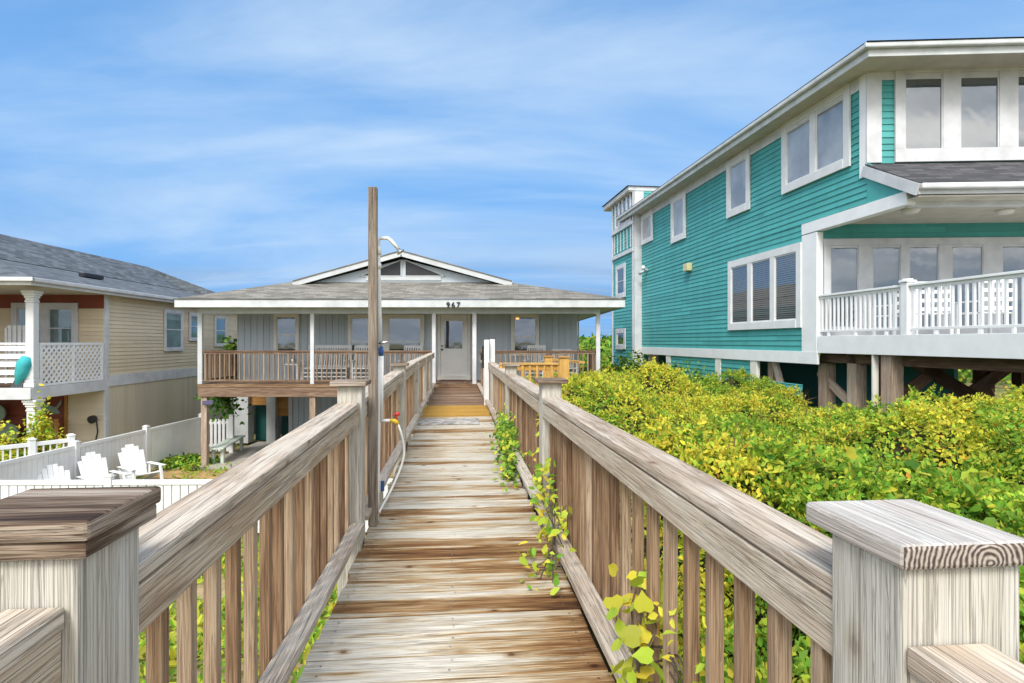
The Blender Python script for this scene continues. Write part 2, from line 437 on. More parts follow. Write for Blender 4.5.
def np_mesh(name, V, Fq, C, mat):
    """V (n,3); Fq (m,k) faces of one size; C (n,3)"""
    me = bpy.data.meshes.new(name)
    k = Fq.shape[1]
    me.vertices.add(len(V)); me.vertices.foreach_set('co', np.ascontiguousarray(V, np.float32).ravel())
    me.loops.add(Fq.size); me.loops.foreach_set('vertex_index', Fq.astype(np.int32).ravel())
    me.polygons.add(len(Fq)); me.polygons.foreach_set('loop_start', np.arange(0, Fq.size, k, dtype=np.int32))
    me.polygons.foreach_set('loop_total', np.full(len(Fq), k, np.int32))
    me.update(calc_edges=True)
    ca = me.color_attributes.new('Col', 'FLOAT_COLOR', 'POINT')
    ca.data.foreach_set('color', np.c_[C, np.ones(len(C))].astype(np.float32).ravel())
    me.materials.append(mat)
    return me

SHAPES = {  # leaf outlines: (along, across, lift), first vertex is the base; fan faces around vertex 0 halves
    'slim': np.array([(0, 0, 0), (.45, .17, .05), (1, 0, -.06), (.45, -.17, .05)]),
    'oval': np.array([(0, 0, 0), (.4, .3, .08), (1, 0, -.1), (.4, -.3, .08)]),
}
SHAPES['leaf6'] = np.array([(0, 0, 0), (.28, .27, .07), (.64, .22, .05), (1, 0, -.1), (.64, -.22, .05), (.28, -.27, .07)])
BIG = np.array([(0, 0, 0), (-.1, .3, .03), (.2, .52, .06), (.55, .46, .05), (.78, .2, .0), (1.05, 0, -.1), (.78, -.2, .0), (.55, -.46, .05), (.2, -.52, .06), (-.1, -.3, .03)])

def leaf_arrays(P, Nn, size, C, shape, T=None):
    n = len(P)
    rnd = RNG.normal(size=(n, 3))
    Nn = Nn / np.linalg.norm(Nn, axis=1, keepdims=True)
    T = rnd if T is None else T
    T = T - Nn * np.sum(T * Nn, axis=1, keepdims=True); T /= np.linalg.norm(T, axis=1, keepdims=True)
    S = np.cross(Nn, T)
    k = len(shape)
    V = (P[:, None, :] + size[:, None, None] * (shape[None, :, 0:1] * T[:, None, :] + shape[None, :, 1:2] * S[:, None, :] + shape[None, :, 2:3] * Nn[:, None, :]))
    idx = (np.arange(n) * k)[:, None]
    if k == 4:
        Fq = np.concatenate([idx + np.array([[0, 1, 2]]), idx + np.array([[0, 2, 3]])])
    else:
        h = k // 2
        tris = [(0, i, i + 1) for i in range(1, h)] + [(0, i, i + 1) for i in range(h, k - 1)]
        Fq = np.concatenate([idx + np.array([t]) for t in tris])
    return V.reshape(-1, 3), Fq, np.repeat(C, k, axis=0)

def leaf_mesh(name, P, Nn, size, C, shape='oval', mat=None):
    sh = BIG if shape == 'big' else SHAPES[shape]
    V, Fq, CC = leaf_arrays(P, Nn, size, C, sh)
    return np_mesh(name, V, Fq, CC, mat or M['leaf'])

def mixcols(names, weights, n, jit=.25):
    cols = np.array([PAL[k] for k in names]); w = np.array(weights, float)
    if w.ndim == 1: w = np.tile(w, (n, 1))
    w = np.clip(w, 0, None) + 1e-6; w /= w.sum(1, keepdims=True)
    u = RNG.random(n)[:, None]; pick = (np.cumsum(w, 1) < u).sum(1).clip(0, len(names) - 1)
    c = cols[pick]
    return np.clip(c * RNG.uniform(1 - jit, 1 + jit, (n, 1)) * RNG.uniform(.9, 1.1, (n, 3)), 0, 1)

def bush_mesh(name, rx, ry, rz, n, names, weights, size, shape='oval', lobes=9, seed=1):
    """leaf clumps over a bumpy dome; a few stray shoots"""
    g = np.random.default_rng(seed)
    cen = []
    for i in range(lobes):
        th = g.uniform(0, 2 * math.pi); r = math.sqrt(g.random()) * .72; z = g.uniform(.25, .75) * (1 - .5 * r)
        cen.append((r * math.cos(th), r * math.sin(th), z, g.uniform(.28, .46)))
    cen.append((0, 0, .6, .45))
    cen = np.array(cen); per = g.integers(0, len(cen), n)
    d = g.normal(size=(n, 3)); d[:, 2] = d[:, 2] * .8 + .25; d /= np.linalg.norm(d, axis=1, keepdims=True)
    rad = cen[per, 3] * (1 - .35 * g.random(n) ** 1.8) * (1 + .12 * g.normal(size=n))
    P = cen[per, :3] + d * rad[:, None]
    # shoots
    ns = max(6, n // 220)
    sh = []
    for i in range(ns):
        j = g.integers(0, len(cen)); dd = g.normal(size=3); dd[2] = abs(dd[2]) + .9; dd /= np.linalg.norm(dd)
        for k in range(7):
            sh.append(cen[j, :3] + dd * (cen[j, 3] + .03 * k) + g.normal(size=3) * .015)
    sh = np.array(sh)
    dsh = np.tile([[0, 0, 1.0]], (len(sh), 1)) + g.normal(size=(len(sh), 3)) * .7
    P = np.r_[P, sh]; D = np.r_[d + g.normal(size=d.shape) * .55 + np.array([0, 0, .35]), dsh]
    P = P * np.array([rx, ry, rz]); keep = P[:, 2] > -.05
    P, D = P[keep], D[keep]
    per2 = np.r_[per, g.integers(0, len(cen), len(sh))][keep]
    lobe_w = g.random((len(cen), len(names))) + .25
    C = mixcols(names, np.array(weights)[None, :] * lobe_w[per2], len(P))
    s = size * g.uniform(.6, 1.35, len(P))
    return leaf_mesh(name, P, D, s, C, shape)

def bush(name, label, cat, loc, rx, ry, rz, n, names, weights, size, shape='oval', group=None, seed=1, stems=6):
    root = thing(name, label, cat, loc, group)
    me = bush_mesh('foliage', rx, ry, rz, n, names, weights, size, shape, seed=seed)
    o = bpy.data.objects.new('foliage', me); COL.objects.link(o); o.parent = root
    g = random.Random(seed)
    b = MB()
    for i in range(stems):
        th = g.uniform(0, 6.28); q = g.uniform(.25, .6)
        x, y = loc[0] + q * rx * math.cos(th), loc[1] + q * ry * math.sin(th)
        b.tube([(loc[0] + g.uniform(-.05, .05), loc[1] + g.uniform(-.05, .05), loc[2] - .3), ((x + loc[0]) / 2, (y + loc[1]) / 2, loc[2] + rz * .25), (x, y, loc[2] + rz * .7)], [.025, .018, .006], 5)
    b.build('stem', M['bark'], root, smooth=True)
    return root

# ------------------------------------------------------------------ world, sun, camera
cam_d = bpy.data.cameras.new('Camera'); cam = bpy.data.objects.new('Camera', cam_d); COL.objects.link(cam)
cam.location = (0, 0, CAMZ); cam.rotation_euler = (R(90), 0, 0)
cam_d.sensor_width = 36; cam_d.lens = F / 1024 * 36; cam_d.clip_start = .05; cam_d.clip_end = 3000
sc.camera = cam

SUN_EL, SUN_ROT = R(48), R(196)
world = bpy.data.worlds.new('World'); sc.world = world; world.use_nodes = True
N, L = world.node_tree.nodes, world.node_tree.links
bg = N['Background']
sky = N.new('ShaderNodeTexSky'); sky.sky_type = 'NISHITA'; sky.sun_disc = False
sky.sun_elevation = SUN_EL; sky.sun_rotation = SUN_ROT; sky.altitude = 0; sky.air_density = 1.0; sky.dust_density = .2; sky.ozone_density = 3.0
tc = N.new('ShaderNodeTexCoord')
# clouds live on a plane far overhead: direction / height
sp = N.new('ShaderNodeSeparateXYZ'); L.new(tc.outputs['Generated'], sp.inputs[0])
zc = math_n(N, L, 'ADD', math_n(N, L, 'MAXIMUM', sp.outputs['Z'], 0.0), .16)
cx = math_n(N, L, 'DIVIDE', sp.outputs['X'], zc); cy = math_n(N, L, 'DIVIDE', sp.outputs['Y'], zc)
cb = N.new('ShaderNodeCombineXYZ'); L.new(cx, cb.inputs[0]); L.new(cy, cb.inputs[1])
def cloud(rot, sx, sy, scale, detail, lo, hi, off=0, dist=.6, rough=.55):
    mp = N.new('ShaderNodeMapping'); mp.inputs['Rotation'].default_value = (0, 0, R(rot)); mp.inputs['Scale'].default_value = (sx, sy, 1)
    mp.inputs['Location'].default_value = (off, off * .7, off * .3)
    L.new(cb.outputs[0], mp.inputs[0])
    t = N.new('ShaderNodeTexNoise'); t.inputs['Scale'].default_value = scale; t.inputs['Detail'].default_value = detail
    t.inputs['Roughness'].default_value = rough; t.inputs['Distortion'].default_value = dist
    L.new(mp.outputs[0], t.inputs['Vector'])
    mr = N.new('ShaderNodeMapRange'); mr.interpolation_type = 'SMOOTHSTEP'
    mr.inputs['From Min'].default_value = lo; mr.inputs['From Max'].default_value = hi
    L.new(t.outputs[0], mr.inputs['Value']); return mr.outputs[0]
c1 = cloud(24, .36, .95, .85, 9, .41, .76, 3.1, .8, .56)
c2 = cloud(32, .4, 1.9, 1.3, 8, .45, .85, 9.4, .9, .55)
cl = math_n(N, L, 'ADD', math_n(N, L, 'MULTIPLY', c1, .72), math_n(N, L, 'MULTIPLY', c2, .32), True)
def cmix(fac, a, col):
    mixn = N.new('ShaderNodeMix'); mixn.data_type = 'RGBA'
    if isinstance(a, tuple):
        q_ = N.new('ShaderNodeRGB'); q_.outputs[0].default_value = (*a, 1); a = q_.outputs[0]
    if isinstance(col, tuple): mixn.inputs['B'].default_value = (*col, 1)
    else: L.new(col, mixn.inputs['B'])
    L.new(fac, mixn.inputs['Factor']); L.new(a, mixn.inputs['A']); return mixn.outputs['Result']
def mrange(v, a, e, lo=0., hi=1.):
    mr = N.new('ShaderNodeMapRange'); mr.interpolation_type = 'SMOOTHSTEP'
    for k_, x_ in zip(('From Min', 'From Max', 'To Min', 'To Max'), (a, e, lo, hi)): mr.inputs[k_].default_value = x_
    L.new(v, mr.inputs['Value']); return mr.outputs[0]
hs = N.new('ShaderNodeHueSaturation'); hs.inputs['Saturation'].default_value = 1.1
L.new(sky.outputs[0], hs.inputs['Color'])
# clear blue air, a grey-blue bank low over the land, thin streaks, and an unseen cloud deck over the sea behind, brightened as frontal fill
lowc = cloud(4, .5, 1.0, 1.3, 6, .35, .75, 5.5, .5)
clear = cmix(mrange(sp.outputs['Z'], .75, .02, .45, .98), hs.outputs[0], (1.02, 2.48, 4.85))
low = math_n(N, L, 'MULTIPLY', mrange(sp.outputs['Z'], .26, .08, 0., .9), lowc)
bank = cmix(low, clear, (1.5, 2.3, 3.55))
streak = cmix(cl, bank, (3.5, 4.4, 5.4))
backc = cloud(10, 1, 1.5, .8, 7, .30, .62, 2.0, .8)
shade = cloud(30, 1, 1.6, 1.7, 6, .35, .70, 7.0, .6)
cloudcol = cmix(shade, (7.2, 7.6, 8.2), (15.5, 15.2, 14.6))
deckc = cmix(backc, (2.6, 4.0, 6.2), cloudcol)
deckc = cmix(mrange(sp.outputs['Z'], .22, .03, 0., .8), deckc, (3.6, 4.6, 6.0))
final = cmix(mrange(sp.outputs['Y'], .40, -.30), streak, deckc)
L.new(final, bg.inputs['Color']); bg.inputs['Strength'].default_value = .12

sd = bpy.data.lights.new('Sun', 'SUN'); sun = bpy.data.objects.new('Sun', sd); COL.objects.link(sun)
sd.energy = 2.3; sd.angle = R(20); sd.color = (1, .965, .91)
dirv = Vector((math.sin(SUN_ROT) * math.cos(SUN_EL), math.cos(SUN_ROT) * math.cos(SUN_EL), math.sin(SUN_EL)))
sun.rotation_euler = dirv.to_track_quat('Z', 'Y').to_euler(); sun.location = dirv * 30
sc.view_settings.view_transform = 'Standard'; sc.view_settings.look = 'None'; sc.view_settings.gamma = 1
sc.view_settings.exposure = .66
sc.cycles.max_bounces = 8

# ------------------------------------------------------------------ terrain
GZ = -2.4
TH_W = math.atan(55 / 600)       # boardwalk heading
cW, sW = math.cos(TH_W), math.sin(TH_W)
def wa(x, y): return x * cW + y * sW          # lateral position from the walk's centre line
def sstep(x, a, b):
    t = np.clip((x - a) / (b - a), 0, 1); return t * t * (3 - 2 * t)
def ground_z(x, y):
    x = np.asarray(x, float); y = np.asarray(y, float)
    a = wa(x, y)
    near = 1 - sstep(y, 3, 9.5)
    z = GZ + 1.0 * near
    z = z + sstep(a, .8, 3.0) * (1 - sstep(y, 15, 24)) * (1.55 - .9 * near + 0 * y)
    z = z + (fbm(x * .6, y * .6) - .5) * .12 * (1 - sstep(y, 12, 15) * (x < 3))
    far = sstep(np.hypot(x, y), 60, 200)
    z = z + far * .6
    return z
def grid_sheet(name, xs, ys, zf, mat, kind='structure'):
    X, Y = np.meshgrid(xs, ys); Z = zf(X, Y)
    V = np.stack([X.ravel(), Y.ravel(), Z.ravel()], 1)
    nx, ny = len(xs), len(ys)
    i = (np.arange(ny - 1)[:, None] * nx + np.arange(nx - 1)[None, :]).ravel()
    Fq = np.stack([i, i + 1, i + nx + 1, i + nx], 1)
    me = np_mesh(name, V, Fq, np.ones((len(V), 3)), mat)
    me.polygons.foreach_set('use_smooth', [True] * len(Fq))
    o = bpy.data.objects.new(name, me); COL.objects.link(o); o['kind'] = kind
    return o

def ground_mat():
    m, nt, N, L, B = newmat('sandy_grass')
    tc = N.new('ShaderNodeTexCoord')
    def nz(s, d=5):
        t = N.new('ShaderNodeTexNoise'); t.inputs['Scale'].default_value = s; t.inputs['Detail'].default_value = d
        L.new(tc.outputs['Object'], t.inputs['Vector']); return t.outputs[0]
    a, b, c = nz(.5), nz(4.5, 8), nz(30, 3)
    v = math_n(N, L, 'ADD', math_n(N, L, 'MULTIPLY', a, .5), math_n(N, L, 'MULTIPLY', b, .5))
    cr = ramp(N, [(.36, (.07, .12, .02)), (.46, (.17, .19, .045)), (.52, (.36, .28, .13)), (.62, (.50, .37, .20))])
    L.new(v, cr.inputs[0])
    mx = N.new('ShaderNodeMix'); mx.data_type = 'RGBA'; mx.blend_type = 'MULTIPLY'; mx.inputs['Factor'].default_value = .7
    cr2 = ramp(N, [(.3, (.45, .45, .45)), (.7, (1.1, 1.1, 1.1))]); L.new(c, cr2.inputs[0])
    L.new(cr.outputs[0], mx.inputs['A']); L.new(cr2.outputs[0], mx.inputs['B']); L.new(mx.outputs['Result'], B.inputs['Base Color'])
    B.inputs['Roughness'].default_value = 1; B.inputs['Specular IOR Level'].default_value = .1
    bp = N.new('ShaderNodeBump'); bp.inputs['Strength'].default_value = .6; bp.inputs['Distance'].default_value = .05
    L.new(b, bp.inputs['Height']); L.new(bp.outputs[0], B.inputs['Normal'])
    return m
M['ground'] = ground_mat()
def axis(lo, hi, fine_lo, fine_hi, step):
    core = np.arange(fine_lo, fine_hi + .001, step)
    left = fine_lo - np.geomspace(1, fine_lo - lo, 22)[::-1]; right = fine_hi + np.geomspace(1, hi - fine_hi, 22)
    return np.r_[left, core, right]
grid_sheet('ground', axis(-1500, 1500, -16, 16, .4), axis(-300, 2000, -4, 32, .4), ground_z, M['ground'])
b = MB(); b.face([(-1500, -1500, GZ + .06), (1500, -1500, GZ + .06), (1500, -36, GZ + .06), (-1500, -36, GZ + .06)])
seam = paint('sea_water', (.05, .12, .16), .18, .2, bump=.6, spec=.5, scale=.05); b.build('sea', seam)['kind'] = 'structure'
# bare sand strip and concrete pad by the grey house
b = MB(); sandm = paint('yellow_sand', (.42, .27, .11), 1, .15, bump=.5)
pts = [(-9.9, 15.6), (-6.3, 15.2), (-5.2, 16.6), (-6.6, 17.6), (-8.6, 17.3), (-9.8, 17.4)]
b.face([(x, y, float(ground_z(x, y)) + .03) for x, y in pts]); b.build('sand', sandm)['kind'] = 'structure'
b = MB(); b.box(-9.3, 2.6, 17.55, 22, GZ - .2, GZ + .07, axis=0); b.build('patio', M['concrete'])['kind'] = 'structure'

# ------------------------------------------------------------------ boardwalk
WK = (0, 0, TH_W)
def wmb(): return MB(*WK)
def tl(tp, a): return tp - a * 55 / 600.0
def wloc(a, t, z): return (a * cW - t * sW, a * sW + t * cW, z)
walk = thing('boardwalk', 'long weathered boardwalk of grey and brown planks leading to the front porch', 'boardwalk', wloc(0, 8, -.04))
b = wmb(); y = wmb(); nails = wmb()
b2 = None
t = -1.4; k = 0; DECK_END = 17.55
PLW = .19
while t < DECK_END - .1:
    w = PLW * random.uniform(.985, 1.0); gap = .011
    l = -.625 + random.uniform(-.014, .014); r = .612 + random.uniform(-.014, .014)
    new = 10.6 < t < 12.6
    if t > 9: l -= .05
    dz = random.uniform(-.0012, .0012); tilt = random.uniform(-.0012, .0012)
    if t > 12.6 and b2 is None: b2 = b; b = wmb()
    tgt = y if new else b
    c = [(x, yy, (z if z < -.02 else (dz + (tilt if yy > t + .01 else -tilt)))) for x in (l, r) for yy in (t, t + w - gap) for z in (-.038, 0)]
    tgt.hexa(c, 0, None, 0)
    if -1 < t < 7:
        for ax in (-.56, -.02, .55):
            for q in (.3, .7):
                nails.lathe(ax + random.uniform(-.012, .012), t + w * q, [(dz - .004, .005), (dz + .0025, .005)], 6)
    t += PLW; k += 1
b2.build('planking', M['deck'], walk, bevel=.004)
b.build('planking', M['deck_brown'], walk, bevel=.002)['label'] = 'darker brown planks between the yellow ones and the porch'
ny = y.build('new_planking', M['deck_new'], walk, bevel=.003); ny['label'] = 'bright yellow new planks set into the walk'
nn = nails.build('nail_head', M['metal'], walk); nn['kind'] = 'stuff'
b = wmb()
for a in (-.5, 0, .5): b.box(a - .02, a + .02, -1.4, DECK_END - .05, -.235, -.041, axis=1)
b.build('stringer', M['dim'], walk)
for tt in (1.2, 4.4, 7.4, 10.1, 12.8, 15.4):
    for a in (-.53, .53):
        b = wmb(); x, yv, _ = wloc(a, tt, 0)
        b.box(a - .06, a + .06, tt - .06, tt + .06, float(ground_z(x, yv)) - .2, -.236, axis=2)
        b.build('pile', M['stilt'], walk)

# faded plank mat lying on the walk
b = wmb(); tt = tl(9.95, 0)
b.box(-.63, .36, tt - .30, tt + .38, .006, .022, axis=0)
o = b.build('doormat', paint('faded_mat', (.40, .37, .33), .9, .35, scale=8), bevel=.006)
tag(rebase(o, wloc(0, tt, .0)), 'faded grey mat lying flat across the boardwalk planks', 'mat')

def railing(side, label, posts, capz, t_end, bal0, bal_step, near):
    """side -1 / +1 ; posts: (t0, t1, a_in, a_out, top z or None, cap kind)"""
    S = side
    root = thing('railing', label, 'railing', wloc(S * .7, 8, 0))
    def bx(m, a0, a1, *rest, **kw):
        lo, hi = sorted((S * a0, S * a1)); m.box(lo, hi, *rest, **kw)
    for (t0, t1, ai, ao, top, kind) in posts:
        m = wmb(); gz = float(ground_z(*wloc(S * ai, t0, 0)[:2]))
        bx(m, ai, ao, t0, t1, max(gz - .1, -2.6), top if top else capz(t0) - .041, axis=2)
        p = m.build('post', M['post'], root, bevel=.006)
        if kind == 'double':
            m = wmb()
            bx(m, ai - .028, ao + .035, t0 - .022, t1 + .03, top + .030, top + .064, axis=0)
            m.build('cap', [M['cap']], p, bevel=.007)
            m = wmb(); bx(m, ai - .022, ao - .01, t0 - .016, t1 + .022, top + .001, top + .0295, axis=0)
            q = m.build('cap', [M['cap']], p, bevel=.004); q['label'] = 'lower board of the doubled post cap'
        elif kind == 'pale':
            m = wmb(); bx(m, ai - .012, ao + .012, t0 - .016, t1 + .062, top + .001, top + .039, axis=1, end=1)
            m.build('cap', [M['cap_pale'], M['end']], p, bevel=.007)
        elif kind == 'thin':
            m = wmb(); bx(m, ai - .035, ao + .04, t0 - .045, t1 + .05, top + .001, top + .034, axis=0)
            m.build('cap', [M['cap']], p, bevel=.006)
    ts = [p[1] for p in posts]; te = [p[0] for p in posts[1:]] + [t_end]
    for i, (a, e) in enumerate(zip(ts, te)):
        if e - a < .3: continue
        jig = random.uniform(-.004, .004)
        z0, z1 = capz(a), capz(e)
        sh = .034 if (S > 0 and i == 0) else 0
        m = wmb(); m.beam((S * (.715 + jig + sh), a + .004, z0 - .019), (S * (.715 - jig), e - .004, z1 - .019), .14, .038)
        m.build('top_rail', M['rail'], root, bevel=.006)
        m = wmb(); m.beam((S * (.664 + sh), a + .006, z0 - .0955), (S * (.666), e - .006, z1 - .0955), .038, .101)
        m.build('rail_face', M['face'], root, bevel=.004)
        al, ah = (.578, .672) if S > 0 else (.612, .70)
        m = wmb(); m.beam((S * (al + ah) / 2, a + .006, .12), (S * (al + ah) / 2, e - .006, .12), ah - al, .038)
        m.build('bottom_rail', M['rail'], root, bevel=.004)
        m = wmb()
        mid = a + .28 * (e - a)
        bx(m, .62, .66, mid - .045, mid + .045, -.2, .1, axis=2)
        m.build('rail_block', M['post'], root)
    protos = []
    t = bal0; cnt = 0
    while t < t_end - .1 and cnt < 98:
        if not any(p[0] - .05 < t < p[1] + .02 for p in posts):
            m = wmb(); off = .686 if S > 0 else .703
            zt = capz(t) - .04
            lean = random.uniform(-.006, .006); zb = .03 + random.uniform(-.02, .02)
            c = [(S * (off + da) + (0 if z == 0 else 0), t + dt + (lean if z else 0), (zt if z else zb)) for da in ((0, .038) if S > 0 else (.038, 0)) for dt in (0, .038) for z in (0, 1)]
            m.hexa(c, 0, None, 2)
            m.build('baluster', M['bal'], root, bevel=.002 if t < 5 else 0); cnt += 1
        t += bal_step + random.uniform(-.007, .007)
    # stretch beside the camera
    zc, a0, a1, te_ = near
    m = wmb(); bx(m, a0, a1, -1.0, te_ - .004, zc - .038, zc, axis=1); m.build('top_rail', M['rail'], root, bevel=.006)
    m = wmb(); bx(m, a0 + .006, a0 + .044, -1.0, te_ - .004, zc - .14, zc - .0385, axis=1); m.build('rail_face', M['face'], root, bevel=.004)
    return root

def lz(t):
    return float(np.interp(t, [1.2, 4.1, 7.4, 10, 18], [.885, .935, .985, 1.02, 1.02]))
left_posts = [(1.05, 1.245, .622, .81, .985, 'double'), (4.06, 4.22, .63, .79, 1.045, 'thin'), (7.39, 7.53, .63, .77, 1.04, 'thin'),
              (10.06, 10.2, .63, .77, None, ''), (12.66, 12.8, .63, .77, None, ''), (15.26, 15.4, .63, .77, None, '')]
railing(-1, 'weathered left boardwalk railing with balusters, beside the tall shower pole', left_posts, lz, 17.5, 1.505, .166, (.907, .638, .735, 1.05))
right_posts = [(.845, 1.02, .668, .862, .999, 'pale'), (4.54, 4.7, .645, .80, 1.018, 'thin'), (7.94, 8.08, .645, .79, 1.01, 'thin'),
               (11.5, 11.64, .645, .785, None, ''), (14.8, 14.94, .645, .785, None, '')]
railing(1, 'weathered right boardwalk railing with balusters, overgrown by vines beside the shrubs', right_posts, lambda t: .912, 17.5, 1.07, .172, (.885, .668, .80, .845))

# white post standing inside the right railing
root = thing('gate_post', 'white painted post with black latch beside the right boardwalk railing', 'post', wloc(.62, 12.6, 0))
b = wmb(); b.box(.565, .672, 12.52, 12.63, .003, 1.375, axis=2); b.build('post', M['white'], root, bevel=.01)
b = wmb(); b.box(.69, .80, 12.66, 12.77, -.5, 1.385, axis=2); b.build('post', M['white'], root, bevel=.01)
b = wmb(); b.box(.52, .564, 12.55, 12.6, .78, 1.25, axis=2); b.box(.49, .519, 12.56, 12.59, .95, 1.1, axis=2); b.build('latch', M['black'], root, bevel=.006)

# ------------------------------------------------------------------ outdoor shower
TS = 4.36; AS = -.605
root = thing('outdoor_shower', 'outdoor shower on a tall wooden pole with white pipe and hose', 'shower', wloc(AS, TS, 0))
b = wmb(); b.box(-.640, -.578, TS + .05, TS + .114, .002, 2.46, axis=2); b.build('pole', M['pole'], root, bevel=.005)
def sh(px, py, Y=4.46):  # a point beside the pole at that distance
    p = at(px, py, Y); return tuple(p)
b = MB(); b.tube([sh(377, 521.5, 4.44), sh(377.5, 480), sh(379, 400), sh(380.5, 356)], .0165, 10); b.tube([sh(381.5, 420), sh(382, 356)], .013, 10)
b.build('supply_pipe', M['pvc'], root, smooth=True)
b = MB(); b.tube([sh(380.5, 346), sh(379.5, 300), sh(378.3, 246), sh(378.5, 240), sh(381, 238), sh(388, 238.3), sh(391, 240.5), sh(398.5, 249)], .0135, 10); b.build('riser_pipe', M['pvc'], root, smooth=True)
b = MB(); b.tube([sh(397.5, 248), sh(399.3, 250.5), sh(400.3, 251.7), sh(400.8, 252.4)], [.012, .014, .03, .031], 14); b.build('shower_head', M['metal'], root, smooth=True)
b = MB(); b.tube([sh(378.6, 247), sh(379, 255)], .018, 10); b.tube([sh(376, 266, 4.45), sh(381, 266, 4.45)], .02, 8); b.build('pipe_joint', M['pvc'], root, smooth=True)
b = MB(); b.tube([sh(381, 356), sh(381, 352), sh(381, 347)], [.015, .021, .015], 12); b.build('valve', M['blue'], root, smooth=True)
b = MB(); b.tube([sh(376.5, 343.5, 4.42), sh(381, 343.2, 4.40), sh(388, 341.8, 4.38)], [.009, .013, .008], 8); b.tube([sh(381, 347), sh(381, 343)], .009, 8); b.build('valve_handle', M['metal'], root, smooth=True)
b = MB(); b.tube([sh(380, 421), sh(390, 420.5)], .012, 8); b.build('branch_pipe', M['pvc'], root, smooth=True)
b = MB(); b.tube([sh(390, 420.5), sh(395, 421), sh(398, 424)], [.012, .018, .016], 10); b.build('tap', M['yellowk'], root, smooth=True)
b = MB(); b.tube([sh(394.5, 415), sh(399.5, 413.5)], [.012, .014], 8); b.tube([sh(396, 420), sh(397, 414)], .006, 6); b.build('tap_handle', M['redk'], root, smooth=True)
hp = [(398, 424, 4.46), (401, 432, 4.46), (404, 444, 4.5), (404.5, 455, 4.52), (401, 468, 4.52), (394, 484, 4.5), (387, 498, 4.46), (381, 508, 4.4), (379, 513, 4.36)]
pts = [Vector(sh(*p)) for p in hp]
sm = []
for i in range(len(pts) - 1):
    for k in range(4): sm.append(pts[i].lerp(pts[i + 1], k / 4))
sm.append(pts[-1])
for _ in range(3): sm = [sm[0]] + [(sm[i - 1] + sm[i] * 2 + sm[i + 1]) / 4 for i in range(1, len(sm) - 1)] + [sm[-1]]
b = MB(); b.tube(sm, .0085, 8); b.build('hose', M['pvc'], root, smooth=True)
b = MB(); b.tube([sh(382.5, 481, 4.47), sh(382.5, 491, 4.47)], .014, 8); b.build('pipe_label', M['blue'], root)

# ------------------------------------------------------------------ house helpers
def rot2(ang): return (math.cos(ang), math.sin(ang))

class Plane:
    """vertical plane through p0 along d; n = to the building's outside"""
    def __init__(self, p0, d, flip=1):
        l = math.hypot(*d); self.p0 = p0; self.d = (d[0] / l, d[1] / l); self.ang = math.atan2(self.d[1], self.d[0]); self.flip = flip
    def mb(self): return MB(self.p0[0], self.p0[1], self.ang)   # local x along plane, local y = left of d
    def sz(self, px, py): return onp(self.p0, self.d, px, py)
    def s(self, px): return self.sz(px, HZ)[0]
    def z(self, px, py): return self.sz(px, py)[1]
    def pt(self, s, off=0):
        return (self.p0[0] + self.d[0] * s - self.d[1] * off, self.p0[1] + self.d[1] * s + self.d[0] * off)

def laps(m, s0, s1, z0, z1, step, out, depth=.024):
    """clapboard courses on y = 0, facing out (+1 / -1)"""
    z = z0
    while z < z1 - .005:
        h = min(step, z1 - z)
        ya, yb = out * depth, out * .004
        cut = [s0]; q = s0 + random.uniform(.8, 3.7)
        while q < s1 - .5: cut.append(q); q += random.uniform(2.6, 3.7)
        cut.append(s1)
        for k in range(len(cut) - 1):
            c0, c1 = cut[k] + (.002 if k else 0), cut[k + 1] - (.002 if k < len(cut) - 2 else 0)
            u = random.uniform(0, 30); dd = random.uniform(-.002, .002); wz = random.uniform(-.003, .003)
            a, b_ = (c1, c0) if out > 0 else (c0, c1)
            i = len(m.v)
            m.v += [m.P(p) for p in ((a, 0, z + wz), (b_, 0, z + wz), (b_, ya + out * dd, z + wz), (a, ya + out * dd, z + wz), (b_, yb, z + h), (a, yb, z + h))]
            m.f += [(i + 3, i + 2, i + 4, i + 5), (i, i + 1, i + 2, i + 3)]
            m.uv += [[(u, 0), (u + c1 - c0, 0), (u + c1 - c0, h), (u, h)]] * 2; m.m += [0, 0]
        z += step

def vboards(m, s0, s1, z0, z1, w, out, gap=.012, th=.02):
    s = s0
    while s < s1 - .01:
        e = min(s + w, s1)
        m.box(s + gap / 2, e - gap / 2, 0, out * (th + random.uniform(-.002, .002)), z0, z1, axis=2)
        s += w

